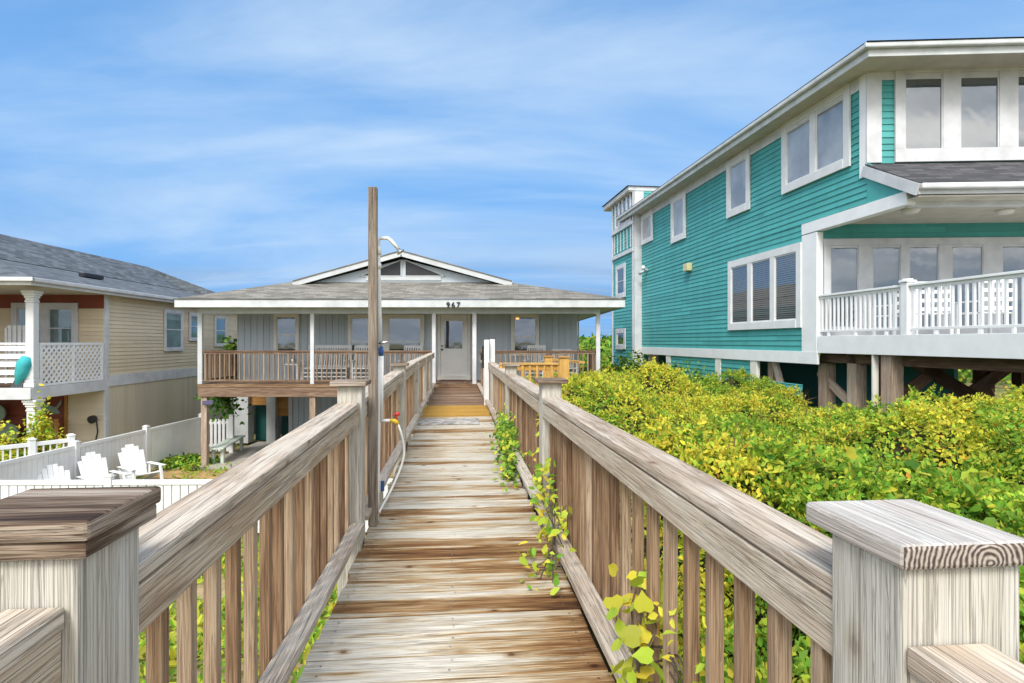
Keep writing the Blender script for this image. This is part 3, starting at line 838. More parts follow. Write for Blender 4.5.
def window(parent, pl, s0, s1, z0, z1, out, panes=1, fw=.09, fmat='trim', gmat='glass', rail=None, sash=.035, proud=.05, gaps=None, base=.03, label=None):
    """frame standing proud of the wall with each pane a sub-part; rail = height share of a meeting rail"""
    m = pl.mb()
    y0, y1 = out * base, out * (base + proud)
    m.box(s0, s0 + fw, y0, y1, z0, z1, axis=2); m.box(s1 - fw, s1, y0, y1, z0, z1, axis=2)
    m.box(s0 + fw, s1 - fw, y0, y1, z1 - fw, z1, axis=0)
    m.box(s0 + fw, s1 - fw, y0, y1 + out * .012, z0, z0 + fw, axis=0)
    iw = (s1 - s0 - 2 * fw); mw = gaps if gaps is not None else fw
    pw = (iw - (panes - 1) * mw) / panes
    cells = []
    for i in range(panes):
        a = s0 + fw + i * (pw + mw); cells.append((a, a + pw))
        if i: m.box(a - mw, a, y0, y1 - out * .003, z0 + fw, z1 - fw, axis=2)
    zl, zh = z0 + fw, z1 - fw
    for a, e in cells:
        ys = out * (base + proud * .55)
        m.box(a, a + sash, y0, ys, zl, zh, axis=2); m.box(e - sash, e, y0, ys, zl, zh, axis=2)
        m.box(a + sash, e - sash, y0, ys, zl, zl + sash, axis=0); m.box(a + sash, e - sash, y0, ys, zh - sash, zh, axis=0)
        if rail: m.box(a + sash, e - sash, y0, ys + out * .004, zl + (zh - zl) * rail - sash * .5, zl + (zh - zl) * rail + sash * .5, axis=0)
    fr = m.build('window', M[fmat], parent, bevel=.004)
    if label: fr['label'] = label
    for a, e in cells:
        g = pl.mb()
        yp = out * (base + .012)
        if rail:
            zm = zl + (zh - zl) * rail
            g.box(a + sash, e - sash, y0, yp, zl + sash, zm - sash * .5, axis=0)
            g.box(a + sash, e - sash, y0, yp + out * .004, zm + sash * .5, zh - sash, axis=0)
        else:
            g.box(a + sash, e - sash, y0, yp, zl + sash, zh - sash, axis=0)
        g.build('pane', M[gmat], fr)
    return fr

def wpx(parent, pl, x0, y0, x1, y1, out, **kw):
    """window whose outline is read at two picture corners"""
    sa, sb = sorted((pl.s(x0), pl.s(x1))); xm = (x0 + x1) / 2
    return window(parent, pl, sa, sb, pl.z(xm, y1), pl.z(xm, y0), out, **kw)

# ------------------------------------------------------------------ grey house
YP, YW = 17.7, 19.6
house = thing('beach_house', 'grey single-storey beach house with low roof and wide porch straight ahead', 'house', (-3.3, 21, GZ))
FP = Plane((0, YP), (1, 0)); FW = Plane((0, YW), (1, 0)); FL = Plane((0, 21.8), (1, 0))
FLOOR = .086
wl, wr = FW.s(238.5), FW.s(578)
b = FW.mb(); vboards(b, wl, wr, FLOOR, 2.62, .205, -1); b.build('wall', M['grey'], house)
b = MB(); b.box(wl + .03, wr - .03, YW + .002, 31, FLOOR, 2.62, axis=1); o = b.build('wall', M['grey'], house)
b = MB(); b.box(wl - .035, wl, YW - .03, YW + .1, FLOOR, 2.6, axis=2); b.box(wr, wr + .035, YW - .03, YW + .1, FLOOR, 2.6, axis=2); b.build('corner_board', M['greytrim'], house)
# porch floor, beam, skirt
pl_, pr_ = FP.s(199.5), FP.s(600)
b = MB(); x = pl_
n = 0
while x < pr_:
    e = min(x + .14, pr_); b.box(x, e - .006, YP - .02, YW - .03, FLOOR - .035, FLOOR, axis=1); x += .14
b.build('porch_floor', M['brown'], house)
gapL, gapR = FP.s(433), FP.s(477)
b = MB(); b.box(pl_ - .02, pr_ + .02, YP - .06, YP - .02, -.29, FLOOR - .09, axis=0); b.build('porch_beam', M['brown'], house, bevel=.006)
b = MB(); b.box(pl_ - .02, pr_ + .02, YP - .075, YP - .0605, FLOOR - .088, FLOOR - .002, axis=0); b.build('deck_edge', M['bal'], house)
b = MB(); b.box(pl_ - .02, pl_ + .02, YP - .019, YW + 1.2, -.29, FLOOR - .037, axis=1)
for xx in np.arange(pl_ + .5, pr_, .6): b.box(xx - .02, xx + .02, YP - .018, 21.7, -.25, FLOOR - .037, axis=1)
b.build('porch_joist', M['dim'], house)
for px, half in ((200.5, .066), (312.5, .055), (434, .055), (474.5, .06), (598, .06)):
    x = FP.s(px); b = MB(); b.box(x - half, x + half, YP - .05, YP + .05, FLOOR + .001, 2.30, axis=2)
    b.build('porch_post', M['greytrim'] if px == 200.5 else M['trim'], house, bevel=.006)
for px in (204, 312.5, 385, 560):
    x = FP.s(px); b = MB(); b.box(x - .085, x + .085, YP - .018, YP + .14, GZ + .0, -.291 if px != 204 else -.291, axis=2); b.build('support_post', M['stilt'], house, bevel=.006)
# porch railing: rails are parts, each baluster a part
def rail_run(parent, p0, p1, z0, top, step, mat, bal=.035, bottom=.1, rail=(.09, .04), topmat=None, end=True, name='porch_railing'):
    p0, p1 = Vector(p0), Vector(p1); d = p1 - p0; L_ = d.length; u = d.normalized()
    m = MB(); m.beam((*p0, z0 + top - rail[1] / 2), (*p1, z0 + top - rail[1] / 2), rail[0], rail[1])
    m.beam((*p0, z0 + top - rail[1] - .035), (*p1, z0 + top - rail[1] - .035), rail[0] * .42, .062)
    m.beam((*p0, z0 + bottom), (*p1, z0 + bottom), rail[0] * .5, .05)
    r = m.build(name, topmat or mat, parent, bevel=.004)
    n = max(2, int(L_ / step)); ang = math.atan2(u.y, u.x)
    for i in range(n):
        q = p0 + u * (L_ * (i + .5) / n)
        m = MB(q.x, q.y, ang); m.box(-bal / 2, bal / 2, -bal / 2, bal / 2, z0 + bottom - .03, z0 + top - rail[1] - .05, axis=2)
        m.build('baluster', mat, r)
    return r
xs = [FP.s(p) for p in (200.5, 312.5, 434)]
M['porchbal'] = wood('porch_baluster', [(.0, (.16, .10, .065)), (.5, (.33, .23, .155)), (1, (.50, .40, .30))], streak=.5, rnd=.5)
for a, e in ((xs[0] + .07, xs[1] - .06), (xs[1] + .06, xs[2] - .06)):
    rail_run(house, (a, YP), (e, YP), FLOOR, .99, .142, M['porchbal'], topmat=M['brown'])
rail_run(house, (xs[0], YP + .1), (xs[0], YW + .6), FLOOR, .99, .11, M['porchbal'], topmat=M['brown'])
rail_run(house, (FP.s(479), YP), (FP.s(595), YP), FLOOR, .99, .142, M['porchbal'], topmat=M['brown'])
rail_run(house, (FP.s(598), YP + .1), (FP.s(598), YW + .6), FLOOR, .99, .142, M['porchbal'], topmat=M['brown'])
# eave: fascia, soffit, roof
ex0, ex1 = FP.s(175) * 17.2 / 17.7, FP.s(625) * 17.2 / 17.7
zf0, zf1 = 2.32, 2.55
b = MB(); b.box(ex0, ex1, 17.17, 17.2, zf0, zf1, axis=0); b.box(ex0, ex0 + .03, 17.201, 31, zf0, zf1, axis=1); b.box(ex1 - .03, ex1, 17.201, 31, zf0, zf1, axis=1)
b.build('fascia', M['fascia'], house, bevel=.005)
b = MB(); b.box(ex0 + .031, ex1 - .031, 17.21, YW - .022, zf0 + .03, zf0 + .05, axis=0)
b.box(ex0 + .031, wl - .04, YW - .021, 30.8, zf0 + .03, zf0 + .05, axis=1); b.box(wr + .04, ex1 - .031, YW - .021, 30.8, zf0 + .03, zf0 + .05, axis=1)
b.build('soffit', M['greytrim'], house)
b = MB(); b.box(pl_ + .05, pr_ - .05, YP - .06, YP + .06, 2.16, zf0 + .029, axis=0); b.build('header_beam', M['greytrim'], house)
gx0, gx1 = FW.s(291), FW.s(507); zr = 1.34 + 59.5 / 600 * YW
RB = 32
b = MB()
def roofq(m, pts):
    m.face(pts)
e0 = (ex0 - .04, 17.14, zf1 + .012); e1 = (ex1 + .04, 17.14, zf1 + .012)
g0 = (gx0, YW - .0, zr); g1 = (gx1, YW - .0, zr)
roofq(b, [e0, e1, g1, g0])
roofq(b, [(e0[0], RB, e0[2]), e0, g0, (g0[0], RB, zr)]); roofq(b, [e1, (e1[0], RB, e1[2]), (g1[0], RB, zr), g1])
b.face([(e0[0], 17.14, zf1 + .002), (e0[0], RB, zf1 + .002), (e1[0], RB, zf1 + .002), (e1[0], 17.14, zf1 + .002)])
roof = b.build('roof', M['shingle_g'], house)
# gable wall, rakes and upper roof
pk = FW.s(403.5); zp = 1.34 + 91.5 / 600 * 19.15
gl, gr = FW.s(297) * 19.3 / YW, FW.s(509) * 19.3 / YW
zb_ = zr - .03
b = MB(); b.prism([(gl + .5, zb_), (gr - .5, zb_), (pk, zp - .26)], 19.45, 19.6); b.build('gable_wall', M['grey'], house)
sl = (zp - zb_) / (pk - gl)
for sgn in (-1, 1):
    xe = gl - .1 if sgn < 0 else gr + .1
    ze = zb_ - .03
    m = MB(); m.beam((xe, 19.18, ze - .04), (pk, 19.18, zp - .1), .03, .19); m.build('rake_board', M['greytrim'], house, bevel=.004)
    m = MB(); m.face([(xe, 19.14, ze + .06), (pk, 19.14, zp + .0), (pk, RB, zp + .0), (xe, RB, ze + .06)])
    m.face([(xe, 19.14, ze + .03), (xe, RB, ze + .03), (pk, RB, zp - .03), (pk, 19.14, zp - .03)])
    m.face([(xe, 19.14, ze + .03), (pk, 19.14, zp - .03), (pk, 19.14, zp), (xe, 19.14, ze + .06)])
    m.build('roof', M['shingle_g'], house)
FG = Plane((0, 19.45), (1, 0))
def triwin(pts):
    P = [FG.sz(px, py) for px, py in pts]
    c = (sum(p[0] for p in P) / len(P), sum(p[1] for p in P) / len(P))
    big = [(c[0] + (p[0] - c[0]) * 1.0, c[1] + (p[1] - c[1]) * 1.0) for p in P]
    m = MB()
    for i in range(len(P)):
        a, e = P[i], P[(i + 1) % len(P)]
        m.beam((a[0], 19.43, a[1]), (e[0], 19.43, e[1]), .035, .032)
    fr = m.build('window', M['greytrim'], house)
    g = MB(); g.prism(big, 19.432, 19.446); g.build('pane', M['glass_dark'], fr)
triwin([(360, 276.2), (401.3, 276.2), (401.3, 260)]); triwin([(405.2, 276.2), (445, 276.2), (405.2, 260)])
b = MB(); b.box(FG.s(366), FG.s(441), 19.415, 19.449, FG.z(400, 280.5), FG.z(400, 277), axis=0); b.build('trim', M['greytrim'], house)
# windows and door
wpx(house, FW, 274.5, 314, 299.5, 354.5, -1, fmat='cream', rail=.48, fw=.085)
wpx(house, FW, 348.5, 314.5, 424.5, 354.5, -1, panes=2, fmat='cream', fw=.10, gaps=.14, rail=.28)
wr_ = wpx(house, FW, 511, 314, 539, 356, -1, fmat='cream', fw=.09, rail=.45)
b = MB(); p = at(517.5, 318.5, YW - .04); b.tube([(p.x - .05, p.y, p.z), (p.x + .05, p.y, p.z)], .03, 8)  # small glowing bar set across the upper pane
b.build('window_glow', M['lamp'], wr_)['label'] = 'amber bar glowing at the top of the window pane'
d0, d1 = FW.s(441), FW.s(467.6); zd0, zd1 = .215, 1.34 + 26.2 / 600 * YW
b = FW.mb()
b.box(d0 - .1, d0 - .005, -.075, -.021, .16, zd1 + .09, axis=2); b.box(d1 + .005, d1 + .1, -.075, -.021, .16, zd1 + .09, axis=2); b.box(d0 - .004, d1 + .004, -.073, -.021, zd1 + .005, zd1 + .088, axis=0)
b.box(d0 - .1, d1 + .1, -.14, -.021, FLOOR + .001, zd0 - .005, axis=0)
b.build('door_frame', M['cream'], house, bevel=.005)
b = FW.mb(); b.box(d0, d1, -.05, -.022, zd0, zd1, axis=2)
dr = b.build('door', M['door'], house)
ga, ge = FW.s(444.7), FW.s(462.5); gza, gzb = FW.z(452, 348.5), FW.z(452, 321)
b = FW.mb(); b.box(ga - .04, ga, -.066, -.0505, gza - .04, gzb + .04, axis=2); b.box(ge, ge + .04, -.066, -.0505, gza - .04, gzb + .04, axis=2); b.box(ga, ge, -.064, -.0505, gzb, gzb + .04, axis=0); b.box(ga, ge, -.064, -.0505, gza - .04, gza, axis=0)
b.build('light_frame', M['door'], dr)
b = FW.mb(); b.box(ga + .001, ge - .001, -.056, -.0505, gza + .001, gzb - .001, axis=2); b.build('pane', M['glass'], dr)
for zz in (.42, .78):
    b = FW.mb(); b.box(ga - .02, ge + .02, -.058, -.0505, zz - .12, zz + .12, axis=0); b.build('panel', M['door'], dr, bevel=.008)
b = FW.mb(); q = FW.s(442.3); b.tube([(q, -.05, 1.08), (q, -.085, 1.08), (q, -.1, 1.08)], [.02, .02, .032], 10); b.tube([(q, -.05, 1.2), (q, -.07, 1.2)], .026, 10); b.build('handle', M['black'], dr, smooth=True)
b = MB(); b.box(FW.s(441.5), FW.s(466.5), 18.9, 19.43, FLOOR + .001, FLOOR + .018, axis=0)
o = tag(rebase(b.build('doormat', M['mat'], bevel=.005), (FW.s(454), 19.1, FLOOR)), 'dark red-brown mat lying in front of the cream door', 'mat')
# house number
fc = bpy.data.curves.new('house_number', 'FONT'); fc.body = '967'; fc.size = .215; fc.extrude = .008; fc.space_character = 1.35; fc.align_x = 'CENTER'; fc.offset = .004
fo = bpy.data.objects.new('house_number', fc); COL.objects.link(fo); fo.parent = house
fp_ = at(453.2, 307.4, 17.15); fo.location = fp_ - Vector(house.location); fo.rotation_euler = (R(90), 0, 0); fc.materials.append(M['black'])
bpy.context.view_layer.update()
me_ = bpy.data.meshes.new_from_object(fo.evaluated_get(bpy.context.evaluated_depsgraph_get()))
fn = bpy.data.objects.new('house_number', me_); COL.objects.link(fn); fn.parent = house; fn.location = fo.location; fn.rotation_euler = fo.rotation_euler
bpy.data.objects.remove(fo); fn.name = 'house_number'
# lower storey
lw0, lw1 = FL.s(236), FL.s(345)
b = FL.mb(); vboards(b, FL.s(293), FL.s(600), GZ + .07, -.05, .205, -1); b.build('lower_wall', M['grey'], house)
for x0, x1 in ((236.5, 250.5), (268.5, 277.5)):
    b = FL.mb(); b.box(FL.s(x0), FL.s(x1), -.2, .3, GZ + .072, -.06, axis=2); b.build('pillar', M['greytrim'], house, bevel=.01)
b = FL.mb(); b.box(FL.s(293) - .14, FL.s(293), -.06, .2, GZ + .072, -.06, axis=2); b.build('pillar', M['greytrim'], house)
for x0, x1, yb in ((251, 267.5, 405), (278, 291.5, 416)):
    z = FL.z(260, yb)
    b = FL.mb(); nb = 3
    zz = z
    while zz < -.1: b.box(FL.s(x0) - .02, FL.s(x1) + .02, .0, .05, zz, min(zz + .13, -.06), axis=0); zz += .135
    b.build('hatch_board', M['orange'], house)
    b = FL.mb(); b.box(FL.s(x0) - .05, FL.s(x1) - .22, .5, .54, GZ + .08, z + .3, axis=2); b.box(FL.s(x1) - .18, FL.s(x1) + .1, .45, .5, GZ + .08, z + .3, axis=2)
    b.build('lower_door', M['tealdoor'], house)
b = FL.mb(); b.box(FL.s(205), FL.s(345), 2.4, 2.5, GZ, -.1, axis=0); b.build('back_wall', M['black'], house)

# ---- porch furniture
def rocking_chair(label, loc, rz, group='white chairs on the porch', w=.56, rocker=True, slats=7, name='rocking_chair', back=1.12):
    root = thing(name, label, 'chair' if w < 1 else 'bench', loc, group)
    x0, y0, z0 = loc
    def mb(): return MB(x0, y0, rz)      # chair faces -y
    m = mb(); m.box(-w / 2, w / 2, -.25, .22, z0 + .40, z0 + .43, axis=0); m.build('seat', M['white'], root, bevel=.006)
    m = mb()
    for i in range(slats):
        xx = -w / 2 + .06 + (w - .12) * i / (slats - 1)
        m.beam((xx, .22, z0 + .45), (xx, .36, z0 + back - .06), .042, .014, up=(0, 1, 0))
    m.beam((-w / 2, .36, z0 + back - .03), (w / 2, .36, z0 + back - .03), .022, .09); m.beam((-w / 2, .225, z0 + .47), (w / 2, .225, z0 + .47), .022, .05)
    m.build('backrest', M['white'], root)
    for sx in (-1, 1):
        m = mb(); m.beam((sx * w / 2, -.24, z0 + .05), (sx * w / 2, -.22, z0 + .64), .04, .04); m.build('leg', M['white'], root)
        m = mb(); m.beam((sx * w / 2, .2, z0 + .05), (sx * w / 2, .36, z0 + back), .04, .045); m.build('leg', M['white'], root)
        m = mb(); m.box(sx * w / 2 - .045, sx * w / 2 + .045, -.31, .27, z0 + .641, z0 + .665, axis=1); m.build('armrest', M['white'], root, bevel=.005)
        if rocker:
            m = mb(); pts = [(sx * w / 2, yy, z0 + .02 + .22 * yy * yy) for yy in np.linspace(-.42, .5, 9)]
            m.tube(pts, .02, 6); m.build('rocker', M['white'], root)
        m = mb(); m.box(sx * w / 2 - .012, sx * w / 2 + .012, -.22, .22, z0 + .22, z0 + .25, axis=1); m.build('stretcher', M['white'], root)
    m = mb()
    for zz in (.14, .26): m.box(-w / 2 + .02, w / 2 - .02, -.236, -.214, z0 + zz, z0 + zz + .03, axis=0)
    m.build('stretcher', M['white'], root)
    return root
def fx(px, Y): return (px - 512) / F * Y
YC = 18.9
rocking_chair('white slatted rocking chair under the left part of the wide window', (fx(362.5, YC), YC, FLOOR), R(6))
rocking_chair('white slatted rocking chair just left of the cream front door', (fx(410.5, YC), YC, FLOOR), R(-5))
rocking_chair('white slatted rocking chair under the window right of the door', (fx(535, YC), YC, FLOOR), R(-10))
rocking_chair('pale slatted chair at the far right end of the porch', (fx(565, YC), YC, FLOOR), R(12), w=.62, slats=9, back=1.0, rocker=False, name='porch_chair')
rocking_chair('long white slatted bench against the porch wall between two windows', (fx(327, YC + .1), YC + .1, FLOOR), R(0), None, w=1.35, rocker=False, slats=17, name='porch_bench', back=1.12)
root = thing('side_table', 'small white table beside the long porch bench', 'table', (fx(293, YC), YC, FLOOR))
x0 = fx(293, YC); b = MB(x0, YC); b.box(-.24, .24, -.22, .22, FLOOR + .52, FLOOR + .55, axis=0); b.build('table_top', M['white'], root, bevel=.006)
for sx in (-1, 1):
    for sy in (-1, 1):
        b = MB(x0, YC); b.box(sx * .2 - .02, sx * .2 + .02, sy * .18 - .02, sy * .18 + .02, FLOOR, FLOOR + .519, axis=2); b.build('leg', M['white'], root)
b = MB(x0, YC); b.lathe(0, 0, [(FLOOR + .551, .07), (FLOOR + .6, .09), (FLOOR + .72, .075), (FLOOR + .74, .04)], 12); 
tag(rebase(b.build('lantern', M['metal'], smooth=True), (x0, YC, FLOOR + .55)), 'small grey lantern standing on the white porch side table', 'lantern')
# pot plant at the left end
PX, PY = fx(231.5, 19.9), 19.9
root = thing('potted_plant', 'leafy plant with a white flower in a pot at the left porch end', 'plant', (PX, PY, FLOOR))
b = MB(PX, PY); b.lathe(0, 0, [(FLOOR + .001, .12), (FLOOR + .3, .17), (FLOOR + .72, .2), (FLOOR + .74, .2)], 14); b.build('pot', M['planter'], root, smooth=True)
P = RNG.normal(size=(160, 3)) * [.13, .13, .2] + [0, 0, .98]
me = leaf_mesh('foliage', P, np.tile([[0, -.4, 1.]], (160, 1)) + RNG.normal(size=(160, 3)) * .5, RNG.uniform(.12, .24, 160), mixcols(['green', 'dark', 'lime'], [2, 3, 1], 160), 'oval')
o = bpy.data.objects.new('foliage', me); COL.objects.link(o); o.parent = root
P = RNG.normal(size=(14, 3)) * .04 + [.03, 0, 1.22]
me = leaf_mesh('flower', P, RNG.normal(size=(14, 3)), np.full(14, .1), np.tile([[.75, .75, .68]], (14, 1)), 'oval'); o = bpy.data.objects.new('flower', me); COL.objects.link(o); o.parent = root
# bench, gate, vine and hose fitting under the porch
root = thing('garden_bench', 'low pale green plank bench on the concrete under the grey porch', 'bench', (fx(228, 18.8), 18.8, GZ + .07))
def brow(px, Y): return (px - 512) / F * Y
z0 = GZ + .07; BX0, BX1 = (fx(216, 17.9), 17.9), (fx(239, 20.4), 20.4)
b = MB(); d = Vector((BX1[0] - BX0[0], BX1[1] - BX0[1])).normalized(); nrm = Vector((-d.y, d.x))
for k in (-.11, .11):
    b.beam((BX0[0] + nrm.x * k, BX0[1] + nrm.y * k, z0 + .46), (BX1[0] + nrm.x * k, BX1[1] + nrm.y * k, z0 + .46), .2, .04)
b.build('seat', M['greenpaint'], root, bevel=.005)
for f in (.08, .92):
    for k in (-.13, .13):
        q = Vector(BX0).lerp(Vector(BX1), f) + nrm * k
        b = MB(q.x, q.y); b.box(-.045, .045, -.045, .045, z0, z0 + .439, axis=2); b.build('leg', M['greenpaint'], root)
root = thing('garden_gate', 'white picket gate between the long fence and the grey house pillar', 'gate', (fx(220, 19.9), 19.9, GZ))
b = MB(); gx_0, gx_1 = fx(206, 19.9), fx(229, 19.9); 
for zz in (GZ + .25, GZ + 1.0): b.box(gx_0, gx_1, 19.92, 19.95, zz, zz + .09, axis=0)
b.build('gate_frame', M['vinyl'], root)
b = MB(); xx = gx_0
while xx < gx_1 - .05: b.box(xx, xx + .085, 19.89, 19.918, GZ + .1, GZ + 1.17, axis=2); xx += .135
b.build('slat_panel', M['vinyl'], root)
for px in (203.5, 231.5):
    b = MB(fx(px, 19.9), 19.92); b.box(-.065, .065, -.065, .065, GZ, GZ + 1.28, axis=2); b.box(-.08, .08, -.08, .08, GZ + 1.2801, GZ + 1.32, axis=0); b.build('post', M['vinyl'], root, bevel=.01)
P = RNG.normal(size=(420, 3)) * [.30, .16, .26] + [fx(222, 19), 19.0, -.52]; P[:, 2] -= .35 * (P[:, 0] - fx(222, 19))
me = leaf_mesh('hanging_plant', P, RNG.normal(size=(420, 3)) + [0, -.5, .4], RNG.uniform(.09, .2, 420), mixcols(['dark', 'green'], [4, 1], 420), 'oval')
root = thing('hanging_plant', 'dark green plant hanging under the left corner of the grey porch', 'plant', (fx(222, 19), 19, -.9))
o = bpy.data.objects.new('foliage', me); COL.objects.link(o); rebase(o, root.location); o.location = (0, 0, 0); o.parent = root
b = MB(); p = at(203, 403, 17.6); b.beam((p.x - .02, p.y, p.z), (p.x + .30, p.y - .02, p.z + .02), .03, .13)
tag(rebase(b.build('bracket_light', paint('violet_grey', (.10, .09, .16), .5), bevel=.02), p), 'small dark fixture sticking out from the wooden porch support post', 'light fixture')

# ---- yellow side stair railing off the walk
root = thing('stair_railing', 'bright yellow new wood railing of a side landing right of the boardwalk', 'railing', (.5, 9.6, 0))
YY = 9.6
b = MB(); b.box(fx(499, YY), fx(559, YY), YY - .05, YY + .06, .965, 1.0, axis=0); b.build('top_rail', M['brightwood'], root, bevel=.005)
b = MB(); b.box(fx(499, YY), fx(559, YY), YY - .018, YY + .02, .875, .963, axis=0); b.build('rail_face', M['brightwood'], root)
for k in range(9):
    xx = fx(501 + 7.2 * k, YY); b = MB(xx, YY); b.box(-.019, .019, -.056, -.019, -.02, .955, axis=2); b.build('baluster', M['brightwood'], root)
b = MB(fx(564, YY), YY); b.box(-.078, .078, -.08, .08, -1.2, 1.08, axis=2); p_ = b.build('post', M['brightwood'], root, bevel=.005)
b = MB(fx(564, YY), YY); b.box(-.095, .095, -.1, .1, 1.081, 1.105, axis=0); b.build('cap', M['orange'], p_, bevel=.004)
b = MB(fx(549, 11.2), 11.2); b.box(-.085, .085, -.08, .08, -1.2, 1.05, axis=2); p_ = b.build('post', M['brightwood'], root, bevel=.005)
b = MB(fx(549, 11.2), 11.2); b.box(-.1, .1, -.1, .1, 1.051, 1.075, axis=0); b.build('cap', M['orange'], p_, bevel=.004)
b = MB(); b.beam((fx(549, 11.2) + .09, 11.2, 1.0), (fx(549, 11.2) + .1 + .35, 9.75, 1.0), .09, .038); b.build('side_rail', M['brightwood'], root)
b = MB(); b.box(fx(499, YY) + .03, fx(564, YY) + .1, YY + .1, 11.25, -.06, -.02, axis=0); b.build('landing', M['deck_new'], root)

# ------------------------------------------------------------------ tan house (left)
TT = math.atan(29 / 600); cT, sT = math.cos(TT), math.sin(TT)
def tfw(a, t): return (a * cT - t * sT, a * sT + t * cT)
A_T = -11.24
tan = thing('tan_house', 'tan clapboard house with dark shingle roof and white columned porch', 'house', (*tfw(-15, 20), GZ))
SP = Plane(tfw(A_T, 0), (-sT, cT))          # side wall, s = distance along; outside is +X -> local y negative
T0 = SP.s(104.5); T1 = 29.5
zB0, zB1 = -.01, .33                          # white band
zE = 2.78
b = SP.mb(); laps(b, T0 + .14, T1, zB1, zE, .118, -1); b.build('wall', M['tan'], tan)
b = SP.mb(); b.box(T0, T1, .0, .3, GZ, zE, axis=0); b.build('wall', M['tan'], tan)
b = SP.mb(); vboards(b, T0 + .14, T1, GZ, zB0, .2, -1); b.build('lower_wall', M['tanboard'], tan)
b = SP.mb(); b.box(T0 - .02, T1, -.05, -.001, zB0, zB1, axis=0); b.build('trim', M['trim'], tan, bevel=.004)
b = SP.mb(); b.box(T0 - .02, T0 + .14, -.045, .02, zB1 + .001, zE, axis=2); b.box(T0 - .02, T0 + .14, -.045, .02, GZ, zB0 - .001, axis=2); b.build('corner_board', M['trim'], tan)
for x0, y0, x1, y1 in ((163, 310, 181.5, 351), (188, 313, 200.5, 341), (213.5, 316, 225, 346.5)):
    wpx(tan, SP, x0, y0, x1, y1, -1, fw=.10, rail=.52, gmat='glass_tan')
# front wall, local x runs left (negative), built in frame coordinates
TF = (tfw(A_T, T0)[0], tfw(A_T, T0)[1])
FT = Plane(TF, (cT, sT))                      # s negative to the left; outside -> local y negative
b = FT.mb(); laps(b, -9.4, 0, zB1 - .1, 2.45, .118, -1); b.box(-9.4, 0, .001, .3, GZ, zE, axis=0); b.build('wall', M['tan'], tan)
b = FT.mb(); b.box(-9.4, -.0, -.03, -.019, 2.32, zE, axis=0); b.build('frieze', M['brick'], tan)
b = FT.mb(); laps(b, -1.05, 0, GZ, -.1, .118, -1); b.build('lower_wall', M['tanboard'], tan)
b = FT.mb(); laps(b, -9.4, -1.12, GZ, -.1, .1, -1); b.build('lower_wall', M['brick'], tan)
b = FT.mb(); b.box(-1.12, -1.04, -.06, .0, GZ, -.1, axis=2); b.build('trim', M['orange'], tan)
wpx(tan, FT, 13, 303, 79, 350, -1, panes=2, fw=.16, gaps=.22, rail=.45, gmat='glass_tan')
# porch
TPF = T0 - 2.9                                # porch front line (distance along the walk)
PF = Plane(tfw(A_T, TPF), (cT, sT))
b = PF.mb(); b.box(-9.4, .02, -.04, 2.85, .13, .17, axis=0); b.build('porch_floor', M['brown'], tan)
b = PF.mb(); b.box(-9.4, .05, -.09, -.041, -.10, .19, axis=0); b.box(.021, .06, -.04, 2.85, -.10, .19, axis=1); b.build('porch_beam', M['trim'], tan, bevel=.005)
b = PF.mb(); b.box(-9.4, .0, .0, 2.8, -.06, -.02, axis=0); b.build('porch_ceiling', M['soffit'], tan)
def column(px, z0, z1, parent, r=.13):
    s = PF.s(px); m = PF.mb()
    m.box(s - r, s + r, -r + .14, r + .14, z0 + .2, z1 - .3, axis=2); c_ = m.build('column', M['white'], parent, bevel=.02)
    m = PF.mb(); m.box(s - r * 1.3, s + r * 1.3, .14 - r * 1.3, .14 + r * 1.3, z0 + .002, z0 + .12, axis=2); m.box(s - r * 1.15, s + r * 1.15, .14 - r * 1.15, .14 + r * 1.15, z0 + .121, z0 + .2, axis=2); m.build('base', M['white'], c_, bevel=.015)
    m = PF.mb()
    for zz, k, h in ((-.30, 1.12, .05), (-.25, 1.0, .06), (-.19, 1.2, .06), (-.13, 1.45, .06), (-.07, 1.65, .068)):
        m.box(s - r * k, s + r * k, .14 - r * k, .14 + r * k, z1 + zz, z1 + zz + h - .001, axis=0)
    m.build('capital', M['white'], c_, bevel=.012)
column(28, .19, 2.62, tan, .10); column(29.5, GZ, -.11, tan, .105)
column(-110, .19, 2.62, tan); column(-110, GZ, -.11, tan, .15)
# lattice on the porch side, slatted rail on its front
LS = Plane(tfw(A_T - .02, 0), (-sT, cT)); m = LS.mb()
la, lb, lz0, lz1 = TPF + .3, T0 - .06, .20, 1.24
m.box(la, lb, -.03, .03, lz1, lz1 + .07, axis=0); m.box(la, lb, -.03, .03, lz0, lz0 + .06, axis=0)
for s_ in (la, (la + lb) / 2 - .03, lb - .06): m.box(s_, s_ + .06, -.028, .028, lz0 + .061, lz1 - .001, axis=2)
lf = m.build('lattice_frame', M['vinyl'], tan)
m = LS.mb(); H_ = lz1 - lz0 - .06
for sg, yo in ((1, -.012), (-1, .012)):
    u = la - H_
    while u < lb:
        p0_, p1_ = (u, lz0 + .06), (u + H_, lz1)
        if p0_[0] < la: p0_ = (la, lz0 + .06 + la - u)
        if p1_[0] > lb: p1_ = (lb, lz0 + .06 + lb - u)
        if p1_[0] - p0_[0] > .02:
            if sg > 0: A_, B_ = p0_, p1_
            else: A_, B_ = (la + lb - p0_[0], p0_[1]), (la + lb - p1_[0], p1_[1])
            m.beam((A_[0], yo, A_[1]), (B_[0], yo, B_[1]), .008, .058, up=(0, 0, 1))
        u += .185
m.build('lattice', M['vinyl'], lf)
m = PF.mb(); sc_ = PF.s(28)
for k in range(5): m.box(-9.4, sc_, .12, .15, .30 + k * .2, .30 + k * .2 + .13, axis=0)
m.box(-9.4, sc_, .10, .17, 1.26, 1.31, axis=0); m.box(sc_ - 1.4, sc_ - 1.3, .151, .2, .19, 1.25, axis=2)
